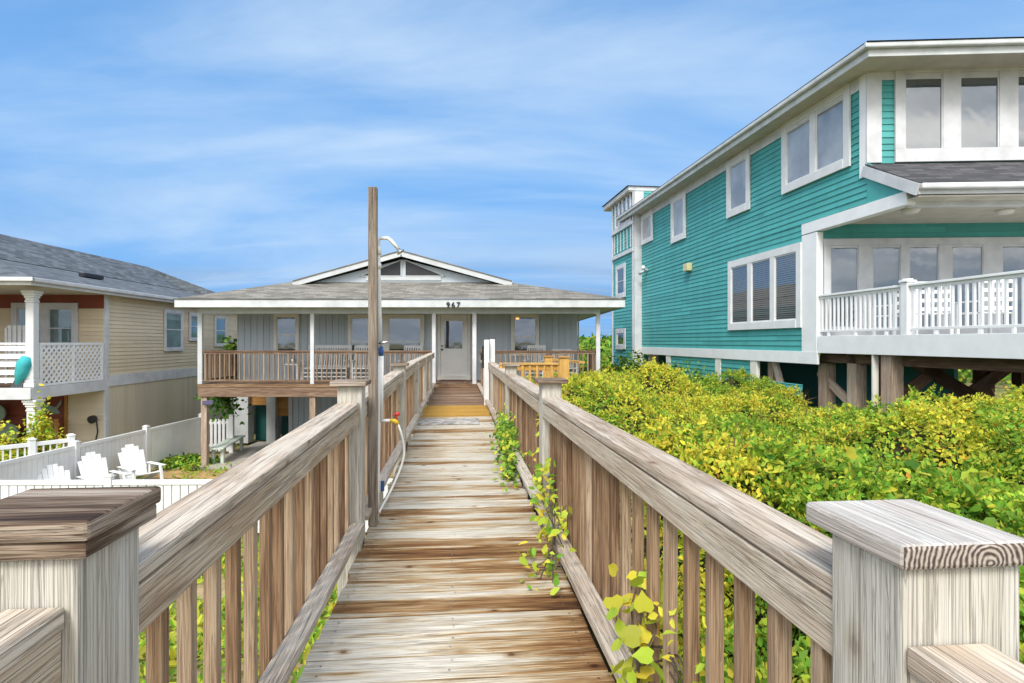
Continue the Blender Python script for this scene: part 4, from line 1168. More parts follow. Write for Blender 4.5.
m.build('slat_railing', M['vinyl'], tan, bevel=.004)
# eaves and roof (frame coordinates)
TE, AE = T0 - 3.45, -10.84
KM = MB(0, 0, TT)
KM.box(AE - .03, AE, TE, T1 + .4, zE - .08, zE + .10, axis=1); KM.box(-20, AE - .031, TE, TE + .03, zE - .08, zE + .10, axis=0)
KM.build('fascia', M['trim'], tan, bevel=.005)
KM = MB(0, 0, TT); KM.box(AE - .0, AE + .09, TE - .08, T1 + .4, zE + .0, zE + .105, axis=1); KM.box(-20, AE + .09, TE - .09, TE - .001, zE, zE + .105, axis=0); KM.build('gutter', M['trim'], tan, bevel=.02)
KM = MB(0, 0, TT); KM.box(-20, AE - .031, TE + .031, T0 - .02, zE - .06, zE - .03, axis=0); KM.box(A_T + .02, AE - .031, T0 - .019, T1 + .4, zE - .06, zE - .03, axis=1); KM.build('soffit', M['soffit'], tan)
KM = MB(0, 0, TT)
zt = zE + .11
am, zm = -14.6, zt + .25 * 3.76; ar, zr_ = -16.5, 1.34 + 3.68
tb = 30.3; tg = T0 - .4
KM.face([(AE + .05, TE - .05, zt), (AE + .05, tb, zt), (am, tb, zm), (am, TE + 3.4, zm)])
KM.face([(-20, TE - .05, zt), (AE + .05, TE - .05, zt), (am, TE + 3.4, zm), (-20, TE + 3.4, zm)])
KM.face([(am - .0, tg - .6, zm + .02), (am, tb, zm + .02), (ar, tb, zr_), (ar, tg - .6, zr_)])
KM.face([(ar, tg - .6, zr_), (ar, tb, zr_), (2 * ar - am, tb, zm), (2 * ar - am, tg - .6, zm)])
KM.face([(AE + .05, tb, zt - .03), (-20, tb, zt - .03), (ar, tb, zr_), ])
KM.build('roof', M['shingle_d'], tan)
KM = MB(0, 0, TT); KM.face([(am - .1, tg - .5, zm - .1), (ar, tg - .5, zr_ - .1), (2 * ar - am, tg - .5, zm - .1)]); KM.build('gable_wall', M['trim'], tan)
v0 = Vector((-13.0, 20.6)); b = MB(0, 0, TT); b.box(v0.x - .1, v0.x + .1, v0.y - .5, v0.y + .5, zt + .25 * 2.2, zt + .25 * 2.2 + .14, axis=1); b.build('roof_vent', M['black'], tan, bevel=.02)
# things on and under the tan porch
b = FT.mb(); s_ = FT.s(98); z_ = FT.z(98, 418)
root = thing('flood_lamp', 'small dark flood lamp on the lower tan wall beside the porch', 'lamp', (*FT.pt(s_, -.05), z_))
b.tube([(s_, -.021, z_ - .05), (s_, -.12, z_)], .03, 8); b.build('arm', M['metal'], root)
b = FT.mb(); b.tube([(s_ - .02, -.10, z_), (s_ - .02, -.16, z_ + .0), (s_ - .02, -.28, z_ - .02)], [.05, .11, .12], 12); b.build('lamp_head', M['black'], root)
b = FT.mb(); b.tube([(s_ - .03, -.03, z_ - .06), (s_ + .02, -.05, z_ - .4), (s_ - .05, -.04, z_ - .7)], .018, 6); b.build('cable', M['black'], root)
# fish board and round chair backs on the red wall
def tailfish():
    m = FT.mb(); pts = [(40, 404), (46, 402), (55, 407), (58, 406), (63, 399), (62.5, 404), (58.5, 409), (62, 413), (57, 414), (51, 411), (43, 413), (38, 411)]
    m.prism([FT.sz(*p) for p in pts[::-1]], -.06, -.03); return m
o = tailfish().build('fish_sign', M['sage'], bevel=.005); tag(rebase(o, (*FT.pt(FT.s(50), -.05), FT.z(50, 413))), 'sage green fish shaped board on the red wall under the tan porch', 'sign')
def roundboard(cx, cy, rx, ry, lab):
    m = FT.mb(); pts = [FT.sz(cx + rx * math.cos(a), cy - ry * math.sin(a)) for a in np.linspace(0, 2 * math.pi, 22)[:-1]]
    pts = [(x, max(z, FT.z(cx, cy + ry * .9))) for x, z in pts]
    m.prism(pts, -.3, -.24); o = m.build('table_top', M['sage'], bevel=.01); tag(rebase(o, (*FT.pt(FT.s(cx), -.27), FT.z(cx, cy + ry))), lab, 'table')
roundboard(3, 412, 10, 9, 'sage green round board leaning on the red wall at the left edge')
roundboard(14, 431, 12, 9.5, 'lower sage green round board behind the yellow shrubs')
m = FT.mb()
for px in (46, 51, 56, 61, 66): m.box(FT.s(px), FT.s(px) + .11, -.5, -.47, GZ, FT.z(px, 416.5), axis=2)
m.box(FT.s(45.5), FT.s(70), -.469, -.43, FT.z(60, 424), FT.z(60, 421), axis=0)
tag(rebase(m.build('picket_screen', M['orange']), (*FT.pt(FT.s(57), -.5), GZ)), 'low orange-brown picket screen under the tan porch', 'screen')
# turquoise towel and porch chairs
P = PF.sz(20, 372)
root = thing('beach_towel', 'turquoise towel bundle hanging over the white slatted porch railing', 'towel', (*PF.pt(P[0], .1), P[1] - .35))
mm = PF.mb()
vs = []
mm.tube([(P[0] + .12, .08, P[1] + .36), (P[0] + .09, .02, P[1] + .2), (P[0] + .02, .03, P[1] - .05), (P[0] - .1, .05, P[1] - .35)], [.12, .17, .15, .05], 12)
mm.build('cloth', M['turq'], root, smooth=True)
mm = PF.mb()
for k in range(7): mm.tube([(P[0] - .05 + k * .03, .02, P[1]), (P[0] - .22 + k * .04, -.01, P[1] - .45)], .016, 5)
mm.build('fringe', paint('dark_fringe', (.10, .12, .13), .9), root)
m0 = FT.mb()
root = thing('deck_chair', 'white slatted chair back on the tan porch below the window', 'chair', (*FT.pt(FT.s(52), -1.2), .17))
s_ = FT.s(52); z0 = .17
for dx in (-.4, .3):
    m = FT.mb(); m.box(s_ + dx - .03, s_ + dx + .03, -1.2, -1.14, z0, z0 + 1.55, axis=2); m.build('leg', M['white'], root)
m = FT.mb()
for k in range(6): m.box(s_ - .36 + k * .13, s_ - .27 + k * .13, -1.18, -1.15, z0 + .7, z0 + 1.62, axis=2)
m.box(s_ - .42, s_ + .36, -1.149, -1.11, z0 + 1.5, z0 + 1.6, axis=0); m.build('backrest', M['white'], root)
m = FT.mb(); m.box(s_ - .42, s_ + .36, -1.7, -1.2, z0 + .62, z0 + .66, axis=0); m.build('seat', M['white'], root)

# ------------------------------------------------------------------ vinyl fences
def fence_line(label, pts, zt_, post_at, board=.15, gapv=.01, group=None, picket=False, name='vinyl_fence'):
    """pts: two ends (x,y); posts at given shares"""
    p0, p1 = Vector(pts[0]), Vector(pts[1]); d = p1 - p0; L_ = d.length; ang = math.atan2(d.y, d.x)
    root = thing(name, label, 'fence', (*p0.lerp(p1, .5), GZ), group)
    mb = lambda: MB(p0.x, p0.y, ang)
    ps = [f * L_ for f in post_at]
    for s in ps:
        m = mb(); m.box(s - .065, s + .065, -.065, .065, GZ, zt_ + .06, axis=2); p = m.build('post', M['vinyl'], root, bevel=.008)
        m = mb(); m.box(s - .08, s + .08, -.08, .08, zt_ + .0605, zt_ + .085, axis=0); m.box(s - .05, s + .05, -.05, .05, zt_ + .0855, zt_ + .11, axis=0); m.build('cap', M['vinyl'], p, bevel=.01)
    for a, e in zip(ps[:-1], ps[1:]):
        m = mb(); m.box(a + .066, e - .066, -.035, .035, zt_ - .09, zt_, axis=0); m.build('rail', M['vinyl'], root, bevel=.006)
        m = mb(); m.box(a + .066, e - .066, -.035, .035, GZ + .08, GZ + .2, axis=0); m.build('rail', M['vinyl'], root, bevel=.006)
        m = mb(); s = a + .075
        while s < e - .08:
            w = min(board, e - .075 - s)
            if picket: m.box(s, s + .03, -.012, .012, GZ + .2, zt_ - .09, axis=2)
            else: m.box(s, s + w - gapv, -.014 , .014, GZ + .2005, zt_ - .0905, axis=2)
            s += board
        m.build('board_panel', M['vinyl'], root)
    return root
fence_line('long white vinyl fence running between the yards below the tan wall', [(-10.3, 19.9), (-10.72, 9.0)], -1.15, [0, .26, .50, .76, 1])
fence_line('white vinyl fence crossing the yard in front of the white lawn chairs', [(-10.1, 11.4), (-1.75, 11.55)], -1.30, [0, .29, .58, .86, 1], .16, .022)
fence_line('white ornamental picket fence before the tan porch shrubs', [(fx(-60, 12.5), 12.6), (fx(71, 14.4), 14.4)], -.98, [0, .33, .66, 1], .13, 0, picket=True, name='picket_fence')
# adirondack chairs
def adirondack(label, loc, rz):
    root = thing('lawn_chair', label, 'chair', loc, 'white lawn chairs by the fence')
    x0, y0, z0 = loc
    mb = lambda: MB(x0, y0, rz)      # faces -y
    W = .31
    m = mb()
    for i in range(6): 
        yy = -.28 + i * .105; zz = z0 + .38 - .13 * (yy + .28) / .6
        m.beam((-W, yy, zz), (W, yy, zz), .095, .022)
    m.build('seat', M['vinyl'], root, bevel=.005)
    m = mb()
    for i, h in enumerate((.60, .70, .76, .76, .70, .60)):
        xx = (i - 2.5) * .102
        m.beam((xx * .9, .24, z0 + .24), (xx * 1.04, .24 + .46 * h, z0 + .24 + 1.06 * h), .098, .02, up=(0, 1, 0))
    m.beam((-W, .34, z0 + .46), (W, .34, z0 + .46), .02, .06); m.build('backrest', M['vinyl'], root, bevel=.005)
    for sx in (-1, 1):
        m = mb(); m.box(sx * .36 - .06, sx * .36 + .06, -.42, .34, z0 + .54, z0 + .565, axis=1); m.build('armrest', M['vinyl'], root, bevel=.01)
        m = mb(); m.beam((sx * .33, -.40, z0), (sx * .33, -.30, z0 + .539), .05, .09); m.build('leg', M['vinyl'], root, bevel=.005)
        m = mb(); m.beam((sx * .30, -.26, z0 + .36), (sx * .30, .52, z0 + .03), .035, .10); m.build('leg', M['vinyl'], root, bevel=.005)
        m = mb(); m.beam((sx * .34, .26, z0 + .24), (sx * .36, .30, z0 + .539), .04, .06); m.build('arm_support', M['vinyl'], root)
    return root
adirondack('white fan-back lawn chair beside the bare sand patch, right of its twin', (fx(141, 15.4), 15.4, GZ), R(58))
adirondack('white fan-back lawn chair standing between its twin and the fence corner', (fx(103, 14.3), 14.3, GZ), R(60))
adirondack('white lawn chair mostly hidden behind the front fence, farthest from the sand', (fx(62, 13.3), 13.3, GZ - .1), R(55))

# ------------------------------------------------------------------ teal house (right)
TH = math.atan(72 / 600); cH, sH = math.cos(TH), math.sin(TH)
def hfw(a, t): return (a * cH - t * sH, a * sH + t * cH)
A_H = 8.85
teal = thing('teal_house', 'tall teal clapboard house on wooden stilts with white trim and deck', 'house', (*hfw(12.5, 15), -1.2))
SD = Plane(hfw(A_H, 0), (-sH, cH))            # outside is left of d -> local y positive
tLow, tUp, tPor = SD.s(818), SD.s(868), SD.s(905)
tEnd = SD.s(636)
zBt, zBb = 1.10, .80                           # white band
zFl = 1.47                                     # deck floor
zEv = SD.z(800, 60) if False else 7.1
zMid = SD.z(868, 203)                          # underside of the porch header at the corner
zTop = 6.88
b = SD.mb(); laps(b, tLow, tEnd, zBt, zMid + .0, .135, 1); laps(b, tUp, tEnd, zMid + .0, zTop, .135, 1); b.build('wall', M['teal'], teal)
b = SD.mb(); b.box(tLow, tEnd, -.3, -.001, zBt, zMid, axis=0); b.box(tUp, tEnd, -.3, -.001, zMid + .001, zTop + .1, axis=0); b.build('wall', M['teal'], teal)
b = SD.mb(); b.box(tLow - .05, tEnd, .0, .06, zBb, zBt, axis=0); b.build('trim', M['vinyl'], teal, bevel=.005)  # lighter white than the front trim, offsets shade on these left-facing boards
s803 = SD.s(803.5)
b = SD.mb(); b.box(tLow - .02, s803, -.12, .05, zBt + .001, zMid - .30, axis=2); b.build('corner_board', M['vinyl'], teal, bevel=.005)
b = SD.mb(); b.box(tUp - .02, SD.s(861.5), -.02, .05, zMid + .56, zTop + .046, axis=2); b.build('corner_board', M['vinyl'], teal)
# header beam of the porch along the side
b = SD.mb(); b.box(tPor - .1, s803, -.14, .055, zMid - .28, zMid - .02, axis=0); b.build('porch_beam', M['vinyl'], teal, bevel=.005)
b = SD.mb(); b.box(tEnd - .02, tEnd + .12, -.1, .06, .3, zTop - .05, axis=2); b.build('corner_board', M['vinyl'], teal)
# side windows, frames in a lighter white to offset this side's shade
wpx(teal, SD, 730, 252, 803.5, 329, 1, fmat='white', panes=3, fw=.20, gaps=.22, gmat='glass_blind', label='triple window with white blinds')
wpx(teal, SD, 784, 103, 852.5, 180.5, 1, fmat='white', panes=2, fw=.20, gaps=.22, gmat='glass_curtain')
wpx(teal, SD, 728.5, 155.5, 751.5, 214, 1, fmat='white', fw=.20, gmat='glass_curtain')
wpx(teal, SD, 672.5, 195, 687, 241, 1, fmat='white', fw=.20, gmat='glass_curtain')
wpx(teal, SD, 642.5, 213, 654, 243, 1, fmat='white', fw=.18, gmat='glass_curtain')
b = SD.mb(); s_, z_ = SD.sz(690.5, 267.5); b.box(s_ - .2, s_ + .2, .02, .2, z_ - .13, z_ + .14, axis=0); b.build('wall_vent', M['almond'], teal, bevel=.02)
b = SD.mb(); s_, z_ = SD.sz(648, 270); b.tube([(s_, .02, z_), (s_, .14, z_), (s_ - .25, .3, z_ + .08)], [.07, .04, .09], 10); b.tube([(s_, .1, z_), (s_ + .35, .25, z_ - .12)], [.03, .08], 10); b.build('flood_light', M['white'], teal, smooth=True)
# under the band: teal panels, white posts, openings
zg = -1.0
def sbx(px0, px1, mat, name, y0, y1, z0, z1, axis=None, bevel=0):
    a, e = sorted((SD.s(px0), SD.s(px1))); m = SD.mb(); m.box(a, e, y0, y1, z0, z1, axis=axis); return m.build(name, mat, teal, bevel=bevel)
b = SD.mb(); laps(b, SD.s(716), SD.s(670), zg, zBb, .14, 1); laps(b, SD.s(751), SD.s(721.5), zg, zBb, .14, 1); laps(b, SD.s(803), SD.s(758), zg, .28, .14, 1); b.build('lower_wall', M['teal'], teal)
for px0, px1 in ((721.5, 716.3), (757.8, 751.5), (671, 667)): sbx(px0, px1, M['cream'], 'trim_post', -.06, .04, zg, zBb, 2)
sbx(652, 646, M['stilt'], 'stilt', -.3, -.1, zg, zBb, 2)
sbx(640, 632, M['trim'], 'corner_board', -.09, .05, zg, zBb, 2)
m = SD.mb(); m.beam((SD.s(768), -.2, zBb), (SD.s(779), -.2, -.3), .09, .2); m.build('brace', M['stilt'], teal)
sbx(766, 761, M['stilt'], 'stilt', -.4, -.2, zg, zBb, 2)
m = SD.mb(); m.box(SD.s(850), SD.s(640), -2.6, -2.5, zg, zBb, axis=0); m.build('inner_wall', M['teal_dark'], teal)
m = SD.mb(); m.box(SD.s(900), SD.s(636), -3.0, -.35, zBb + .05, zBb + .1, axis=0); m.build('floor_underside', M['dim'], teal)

# ---- fronts: lower wall behind the porch, upper wall, skirt roof
FA = math.atan2(-.055, 1)
fd = (math.cos(FA), math.sin(FA))
p_low = SD.pt(tLow + .05); p_up = SD.pt(tUp); p_por = SD.pt(tPor)
FLo = Plane(p_low, fd); FUp = Plane(p_up, fd); FPo = Plane(p_por, fd)   # outside = toward camera -> local y negative
SW = 6.5
zC = zMid - .12                                # porch ceiling
b = FLo.mb(); laps(b, .05, SW, zFl, zC, .135, -1); b.box(.05, SW, .001, .25, zFl, zC, axis=0); b.build('wall', M['teal'], teal)
fx0, fx1 = FLo.s(822.5), FLo.s(1120); zw1 = FLo.z(900, 238.5); zw0 = zFl + .1
# lower row: openings 829-857, 871-899, 907-937, 950-981 (door), 1000+
m = FLo.mb()
m.box(fx0, fx1, -.075, -.02, zw1 - .16, zw1, axis=0); m.box(fx0, fx1, -.074, -.02, zFl, zw0 + .12, axis=0)
cuts = [(823, 829), (857, 871), (899, 907.5), (937, 950), (981, 1000), (1035, 1050), (1085, 1100)]
for c0, c1 in cuts: m.box(FLo.s(c0), FLo.s(c1), -.0765, -.02, zw0 + .121, zw1 - .161, axis=2)
wf = m.build('window', M['trim'], teal, bevel=.005)
for (a0, a1), (b0, b1) in zip(cuts[:-1], cuts[1:]):
    m = FLo.mb(); m.box(FLo.s(a1) + .001, FLo.s(b0) - .001, -.045, -.02, zw0 + .122, zw1 - .162, axis=2); m.build('pane', M['glass'], wf)
    m = FLo.mb(); e0_, e1_ = FLo.s(a1) + .002, FLo.s(b0) - .002
    m.box(e0_, e0_ + .022, -.06, -.046, zw0 + .123, zw1 - .163, axis=2); m.box(e1_ - .022, e1_, -.06, -.046, zw0 + .123, zw1 - .163, axis=2); m.box(e0_ + .023, e1_ - .023, -.06, -.046, zw1 - .22, zw1 - .163, axis=0); m.build('sash', M['trim'], wf)
m = FLo.mb(); s_ = FLo.s(997); m.tube([(s_, -.0775, zFl + 1.0), (s_, -.13, zFl + 1.0), (s_ - .12, -.14, zFl + 1.0)], .018, 8); m.build('handle', M['metal'], wf)
# porch ceiling and its round lights
b = FPo.mb()
q = [SD.pt(tPor), SD.pt(tLow + .1), FLo.pt(SW), FPo.pt(SW)]
b = MB(); b.face([(x, yv, zC) for x, yv in q]); b.face([(x, yv, zC + .05) for x, yv in q[::-1]]); b.build('porch_ceiling', M['soffit'], teal)
for px, py in ((911, 209), (1005, 210)):
    r_ = ray(px, py); lam = (zC - CAMZ) / r_[2]; x, yv = r_[0] * lam, lam
    b = MB(x, yv); b.lathe(0, 0, [(zC - .09, .02), (zC - .085, .13), (zC - .03, .17), (zC - .002, .17)], 18); b.build('ceiling_light', M['cream'], teal, smooth=True)
# front header beam and skirt roof with gutter
b = FPo.mb(); b.box(.06, SW, -.02, .12, zMid - .30, zMid - .001, axis=0); b.build('porch_beam', M['trim'], teal, bevel=.005)
ov = .42
zs0 = zMid - .19; zs1 = FUp.z(885, 163.5) ; 
b = FPo.mb(); b.box(-.02, SW, -ov - .03, -ov, zs0 + .02, zs0 + .20, axis=0); b.build('fascia', M['trim'], teal, bevel=.005)
b = FPo.mb(); b.box(-.02, SW, -ov - .15, -ov - .031, zs0 + .10, zs0 + .205, axis=0); b.build('gutter', M['trim'], teal, bevel=.025)
b = FPo.mb(); b.box(.0, SW, -ov + .001, -.021, zs0 - .02, zs0 + .005, axis=0); b.build('soffit', M['soffit'], teal)
pe = [FPo.pt(-.06, -ov - .1), FPo.pt(SW, -ov - .1), FUp.pt(SW, 0), FUp.pt(-.06, 0)]
b = MB(); b.face([(*pe[0], zs0 + .215), (*pe[1], zs0 + .215), (*pe[2], zs1), (*pe[3], zs1)]); b.face([(*pe[0], zs0 + .19), (*pe[3], zs1 - .03), (*pe[2], zs1 - .03), (*pe[1], zs0 + .19)]); b.face([(*pe[0], zs0 + .19), (*pe[0], zs0 + .215), (*pe[3], zs1), (*pe[3], zs1 - .03)])
b.build('skirt_roof', M['shingle_b'], teal)
m = SD.mb(); m.prism([(tPor - .05, zMid - .019), (tUp, zMid - .019), (tUp, zs1), (tUp - .05, zs1), (tPor - .05, zMid - .0)], .003, .025); m.build('wall', M['teal'], teal)
# side fascia piece of the skirt
p0_ = Vector((*FPo.pt(-.05, -ov - .06), zs0 + .10)); p1_ = Vector((*FUp.pt(-.05, .1), zs1 - .12))
b = MB(); b.beam(p0_, p1_, .05, .22); b.build('fascia', M['trim'], teal, bevel=.004)
# upper wall
b = FUp.mb(); laps(b, .02, SW, zs1, zTop, .135, -1); b.box(.02, SW, .001, .25, zMid, zTop + .1, axis=0); b.build('wall', M['teal'], teal)
b = FUp.mb(); b.box(-.05, FUp.s(880.5), -.05, -.001, zs1 + .01, zTop + .046, axis=2); b.build('corner_board', M['trim'], teal)
u0, u1 = FUp.s(893.5), FUp.s(1140); zu0, zu1 = FUp.z(960, 162), FUp.z(960, 65.5)
cuts = [(893.5, 903), (941, 958), (997, 1015), (1054, 1072), (1110, 1128)]
m = FUp.mb(); m.box(u0, FUp.s(1128), -.075, -.02, zu1 - .16, zu1, axis=0); m.box(u0, FUp.s(1128), -.08, -.02, zu0, zu0 + .27, axis=0)
for c0, c1 in cuts: m.box(FUp.s(c0), FUp.s(c1), -.0765, -.02, zu0 + .271, zu1 - .161, axis=2)
wf = m.build('window', M['trim'], teal, bevel=.005)
for (a0, a1), (b0, b1) in zip(cuts[:-1], cuts[1:]):
    m = FUp.mb(); e0_, e1_ = FUp.s(a1) + .001, FUp.s(b0) - .001; m.box(e0_, e1_, -.04, -.02, zu0 + .272, zu1 - .162, axis=2); m.build('pane', M['glass'], wf)
    m = FUp.mb(); m.box(e0_, e0_ + .025, -.06, -.041, zu0 + .273, zu1 - .163, axis=2); m.box(e1_ - .025, e1_, -.06, -.041, zu0 + .273, zu1 - .163, axis=2); m.box(e0_ + .026, e1_ - .026, -.06, -.041, zu1 - .21, zu1 - .163, axis=0); m.build('sash', M['trim'], wf)
# main roof: frieze, soffit, fascia, gutter, hip
OV = .55
SDe = Plane(hfw(A_H - OV, 0), (-sH, cH)); tEv = SDe.s(868.5)
pc = SDe.pt(tEv); FEv = Plane(pc, fd)
zE0, zE1 = zTop + .02, zTop + .25
b = SDe.mb(); b.box(tEv, tEnd + 1.0, -.03, .0, zE0, zE1, axis=0); b.build('fascia', M['fascia'], teal, bevel=.005)
b = SDe.mb(); b.box(tEv - .05, tEnd + 1.0, .001, .10, zE0 + .14, zE1 + .02, axis=0); b.build('gutter', M['fascia'], teal, bevel=.025)
b = FEv.mb(); b.box(.0, SW + .6, .0, .03, zE0, zE1, axis=0); b.build('fascia', M['fascia'], teal, bevel=.005)
b = FEv.mb(); b.box(-.1, SW + .6, -.10, -.001, zE0 + .14, zE1 + .02, axis=0); b.build('gutter', M['fascia'], teal, bevel=.025)
b = MB(); sf = [SDe.pt(tEv), SDe.pt(tEnd + 1), SD.pt(tEnd + 1), SD.pt(tUp)]; b.face([(*q, zE0 + .03) for q in sf]); b.face([(*q, zE0 + .06) for q in sf[::-1]])
sf = [SDe.pt(tEv), SD.pt(tUp), FUp.pt(SW), FEv.pt(SW)]; b.face([(*q, zE0 + .031) for q in sf]); b.face([(*q, zE0 + .061) for q in sf[::-1]]); b.build('soffit', M['soffit'], teal)
b = SD.mb(); b.box(SD.s(861.3), tEnd, .02, .05, zTop - .22, zE0 + .029, axis=0); b.build('frieze', M['trim'], teal)
b = FUp.mb(); b.box(FUp.s(880.7), SW, -.05, -.02, zTop - .12, zE0 + .029, axis=0); b.build('frieze', M['trim'], teal)
rc = SDe.pt(tEv - .1, .1); rb = SDe.pt(tEnd + 1, .1); rf = FEv.pt(SW + .6, -.1)
rid0 = (rc[0] + 4.2, rc[1] + 3.6); rid1 = (rb[0] + 4.2, rb[1] - 1)
b = MB(); zq = zE1 + .025
b.face([(*rc, zq), (*rid0, zq + 1.1), (*rid1, zq + 1.1), (*rb, zq)]); b.face([(*rc, zq), (*rf, zq), (rf[0], rid0[1], zq + 1.1), (*rid0, zq + 1.1)])
b.face([(*rc, zq - .02), (*rb, zq - .02), (*rf, zq - .02)]); b.build('roof', M['shingle_b'], teal)
# corner flood light under the skirt
b = FPo.mb(); b.tube([(.2, -.05, zMid - .06), (.2, -.14, zMid - .04)], .05, 10); b.tube([(.2, -.14, zMid - .03), (.38, -.28, zMid - .08)], [.03, .075], 10); b.tube([(.2, -.14, zMid - .03), (.62, -.25, zMid - .05)], [.03, .075], 10)
b.build('flood_light', M['white'], teal, smooth=True)
# ---- deck
tDk = 6.6
b = MB(); dq = [SD.pt(tDk, 0), SD.pt(tLow, 0), FLo.pt(SW), (FLo.pt(SW)[0] + .6, SD.pt(tDk)[1])]
b.face([(*q, zFl) for q in dq]); b.face([(*q, zFl - .04) for q in dq[::-1]]); b.build('deck_floor', M['greytrim'], teal)
b = SD.mb(); b.box(tDk, tLow - .051, .0, .045, zFl - .40, zFl + .0, axis=0); b.build('deck_fascia', M['vinyl'], teal, bevel=.006)  # same lightened white, offsets shade on the left-facing fascia
b = SD.mb()
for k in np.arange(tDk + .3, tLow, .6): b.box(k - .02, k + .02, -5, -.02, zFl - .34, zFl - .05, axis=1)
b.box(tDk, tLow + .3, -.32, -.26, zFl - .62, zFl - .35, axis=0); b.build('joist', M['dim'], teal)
sP = SD.s(905)
def drail(s0, s1):
    m = SD.mb(); m.box(s0, s1, -.11, .01, zFl + .92, zFl + .965, axis=0); m.box(s0, s1, -.07, -.03, zFl + .86, zFl + .919, axis=0); m.box(s0, s1, -.075, -.025, zFl + .09, zFl + .14, axis=0)
    k = s0 + .45
    while k < s1 - .3: m.box(k - .04, k + .04, -.07, -.03, zFl + .001, zFl + .089, axis=2); k += .9
    r = m.build('deck_railing', M['vinyl'], teal, bevel=.006)
    n = int((s1 - s0) / .142)
    for i in range(n):
        q = s0 + (s1 - s0) * (i + .5) / n; m = SD.mb(); m.box(q - .02, q + .02, -.07, -.03, zFl + .141, zFl + .859, axis=2); m.build('baluster', M['vinyl'], r)
drail(sP + .09, s803 - .02); drail(tDk + .1, sP - .09)
for s_ in (sP, tDk):
    m = SD.mb(); m.box(s_ - .085, s_ + .085, -.14, .03, zFl + .001, zFl + 1.0, axis=2); p = m.build('rail_post', M['vinyl'], teal, bevel=.01)
    m = SD.mb(); m.box(s_ - .11, s_ + .11, -.165, .055, zFl + 1.001, zFl + 1.045, axis=0); m.box(s_ - .07, s_ + .07, -.125, .015, zFl + 1.046, zFl + 1.075, axis=0); m.build('cap', M['vinyl'], p, bevel=.012)
# stilts and braces under the deck
for px0, px1, y0 in ((818, 801.5, -.32), (851, 830.5, -.26), (896, 874.5, -.03)):
    a, e = sorted((SD.s(px0), SD.s(px1))); mid = (a + e) / 2
    m = SD.mb(); m.box(mid - .15, mid + .15, y0 - .26, y0, -1.2, zFl - .36 if px0 > 820 else zBb + .02, axis=2); m.build('stilt', M['stilt'], teal, bevel=.01)
m = SD.mb(); m.box(SD.s(874.2), SD.s(872.5), -.1, .02, -1.0, zFl - .401, axis=2); m.build('trim_post', M['cream'], teal)
m = SD.mb(); m.beam((SD.s(803), -.42, SD.z(806, 372)), (SD.s(832), -.42, SD.z(832, 402)), .06, .2); m.build('brace', M['stilt'], teal)
FXb = Plane(SD.pt(SD.s(905), -3.0), fd)
def xb(p, q, w=.24):
    a, e = FXb.sz(*p), FXb.sz(*q); m = FXb.mb(); m.beam((a[0], 0, a[1]), (e[0], 0, e[1]), .07, w, up=(0, 0, 1)); m.build('brace', M['dim'], teal)
xb((895, 402), (945, 362)); xb((925, 368), (985, 405)); xb((915, 362), (975, 398)); xb((955, 405), (1010, 365))
for px in (895, 990, 1030):
    s_ = FXb.s(px); m = FXb.mb(); m.box(s_ - .13, s_ + .13, .05, .3, -1.2, zFl - .36, axis=2); m.build('stilt', M['dim'], teal)
m = FXb.mb(); m.box(-3, 5, 2.4, 2.5, -.2, zFl - .36, axis=0)
# ---- tower at the far end
A_W = 8.5
SWr = Plane(hfw(A_W, 0), (-sH, cH)); tw0 = SWr.s(634); tw1 = SWr.s(613)
zT = SWr.z(634, 191)
b = SWr.mb(); laps(b, tw0, tw1, -1, zT, .15, 1); b.box(tw0, tw1, -3, -.001, -1, zT, axis=2); b.build('tower_wall', M['teal'], teal)
FTw = Plane(SWr.pt(tw0), (cH, sH))
b = FTw.mb(); laps(b, .0, 2.5, zTop - .5, zT, .15, -1); b.build('tower_wall', M['teal'], teal)
b = FTw.mb(); b.box(-.0, .42, -.06, .0, -1, zT - .02, axis=2); b.build('corner_board', M['trim'], teal)
b = SWr.mb(); b.box(tw0 - .02, tw0 + .1, .02, .06, -1, zT - .02, axis=2)
b.box(tw0 - .05, tw1, .02, .09, SWr.z(625, 254) - .07, SWr.z(625, 254) + .1, axis=0); b.box(tw0 - .05, tw1, .02, .10, SWr.z(625, 228) - .05, SWr.z(625, 228) + .10, axis=0)
b.box(tw1 - .12, tw1, .02, .06, -1, zT - .02, axis=2); b.build('trim', M['trim'], teal)
b = SWr.mb()
for f in np.linspace(.12, .88, 6): q = tw0 + (tw1 - tw0) * f; b.box(q - .03, q + .03, .02, .05, SWr.z(625, 250), SWr.z(625, 230), axis=2)
b.build('batten', M['trim'], teal)
wpx(teal, SWr, 616, 196, 632, 226.5, 1, panes=4, fw=.14, gaps=.2, gmat='glass', base=.031)
wpx(teal, SWr, 617, 264.5, 626.5, 298, 1, fw=.2, gmat='glass', rail=.5, base=.031); wpx(teal, SWr, 617, 328.5, 626.5, 349.5, 1, fw=.22, gmat='glass', base=.031)
SWe = Plane(hfw(A_W - .22, 0), (-sH, cH)); te0 = SWe.s(629)
b = SWe.mb(); b.box(te0, tw1 + .9, -3.8, .0, zT - .02, zT + .02, axis=0); b.build('soffit', M['soffit'], teal)
b = SWe.mb(); b.box(te0 - .03, tw1 + .9, -3.8, .03, zT + .021, zT + .22, axis=0); b.build('fascia', M['fascia'], teal, bevel=.01)
b = SWe.mb(); zz = zT + .225; A_ = [(te0 - .1, .1, zz), (tw1 + 1, .1, zz), (tw1 + 1, -3.9, zz), (te0 - .1, -3.9, zz)]; ap = ((te0 + tw1) / 2, -1.9, zz + .25)
for i in range(4): b.face([A_[i], A_[(i + 1) % 4], ap])
b.build('roof', M['shingle_b'], teal)
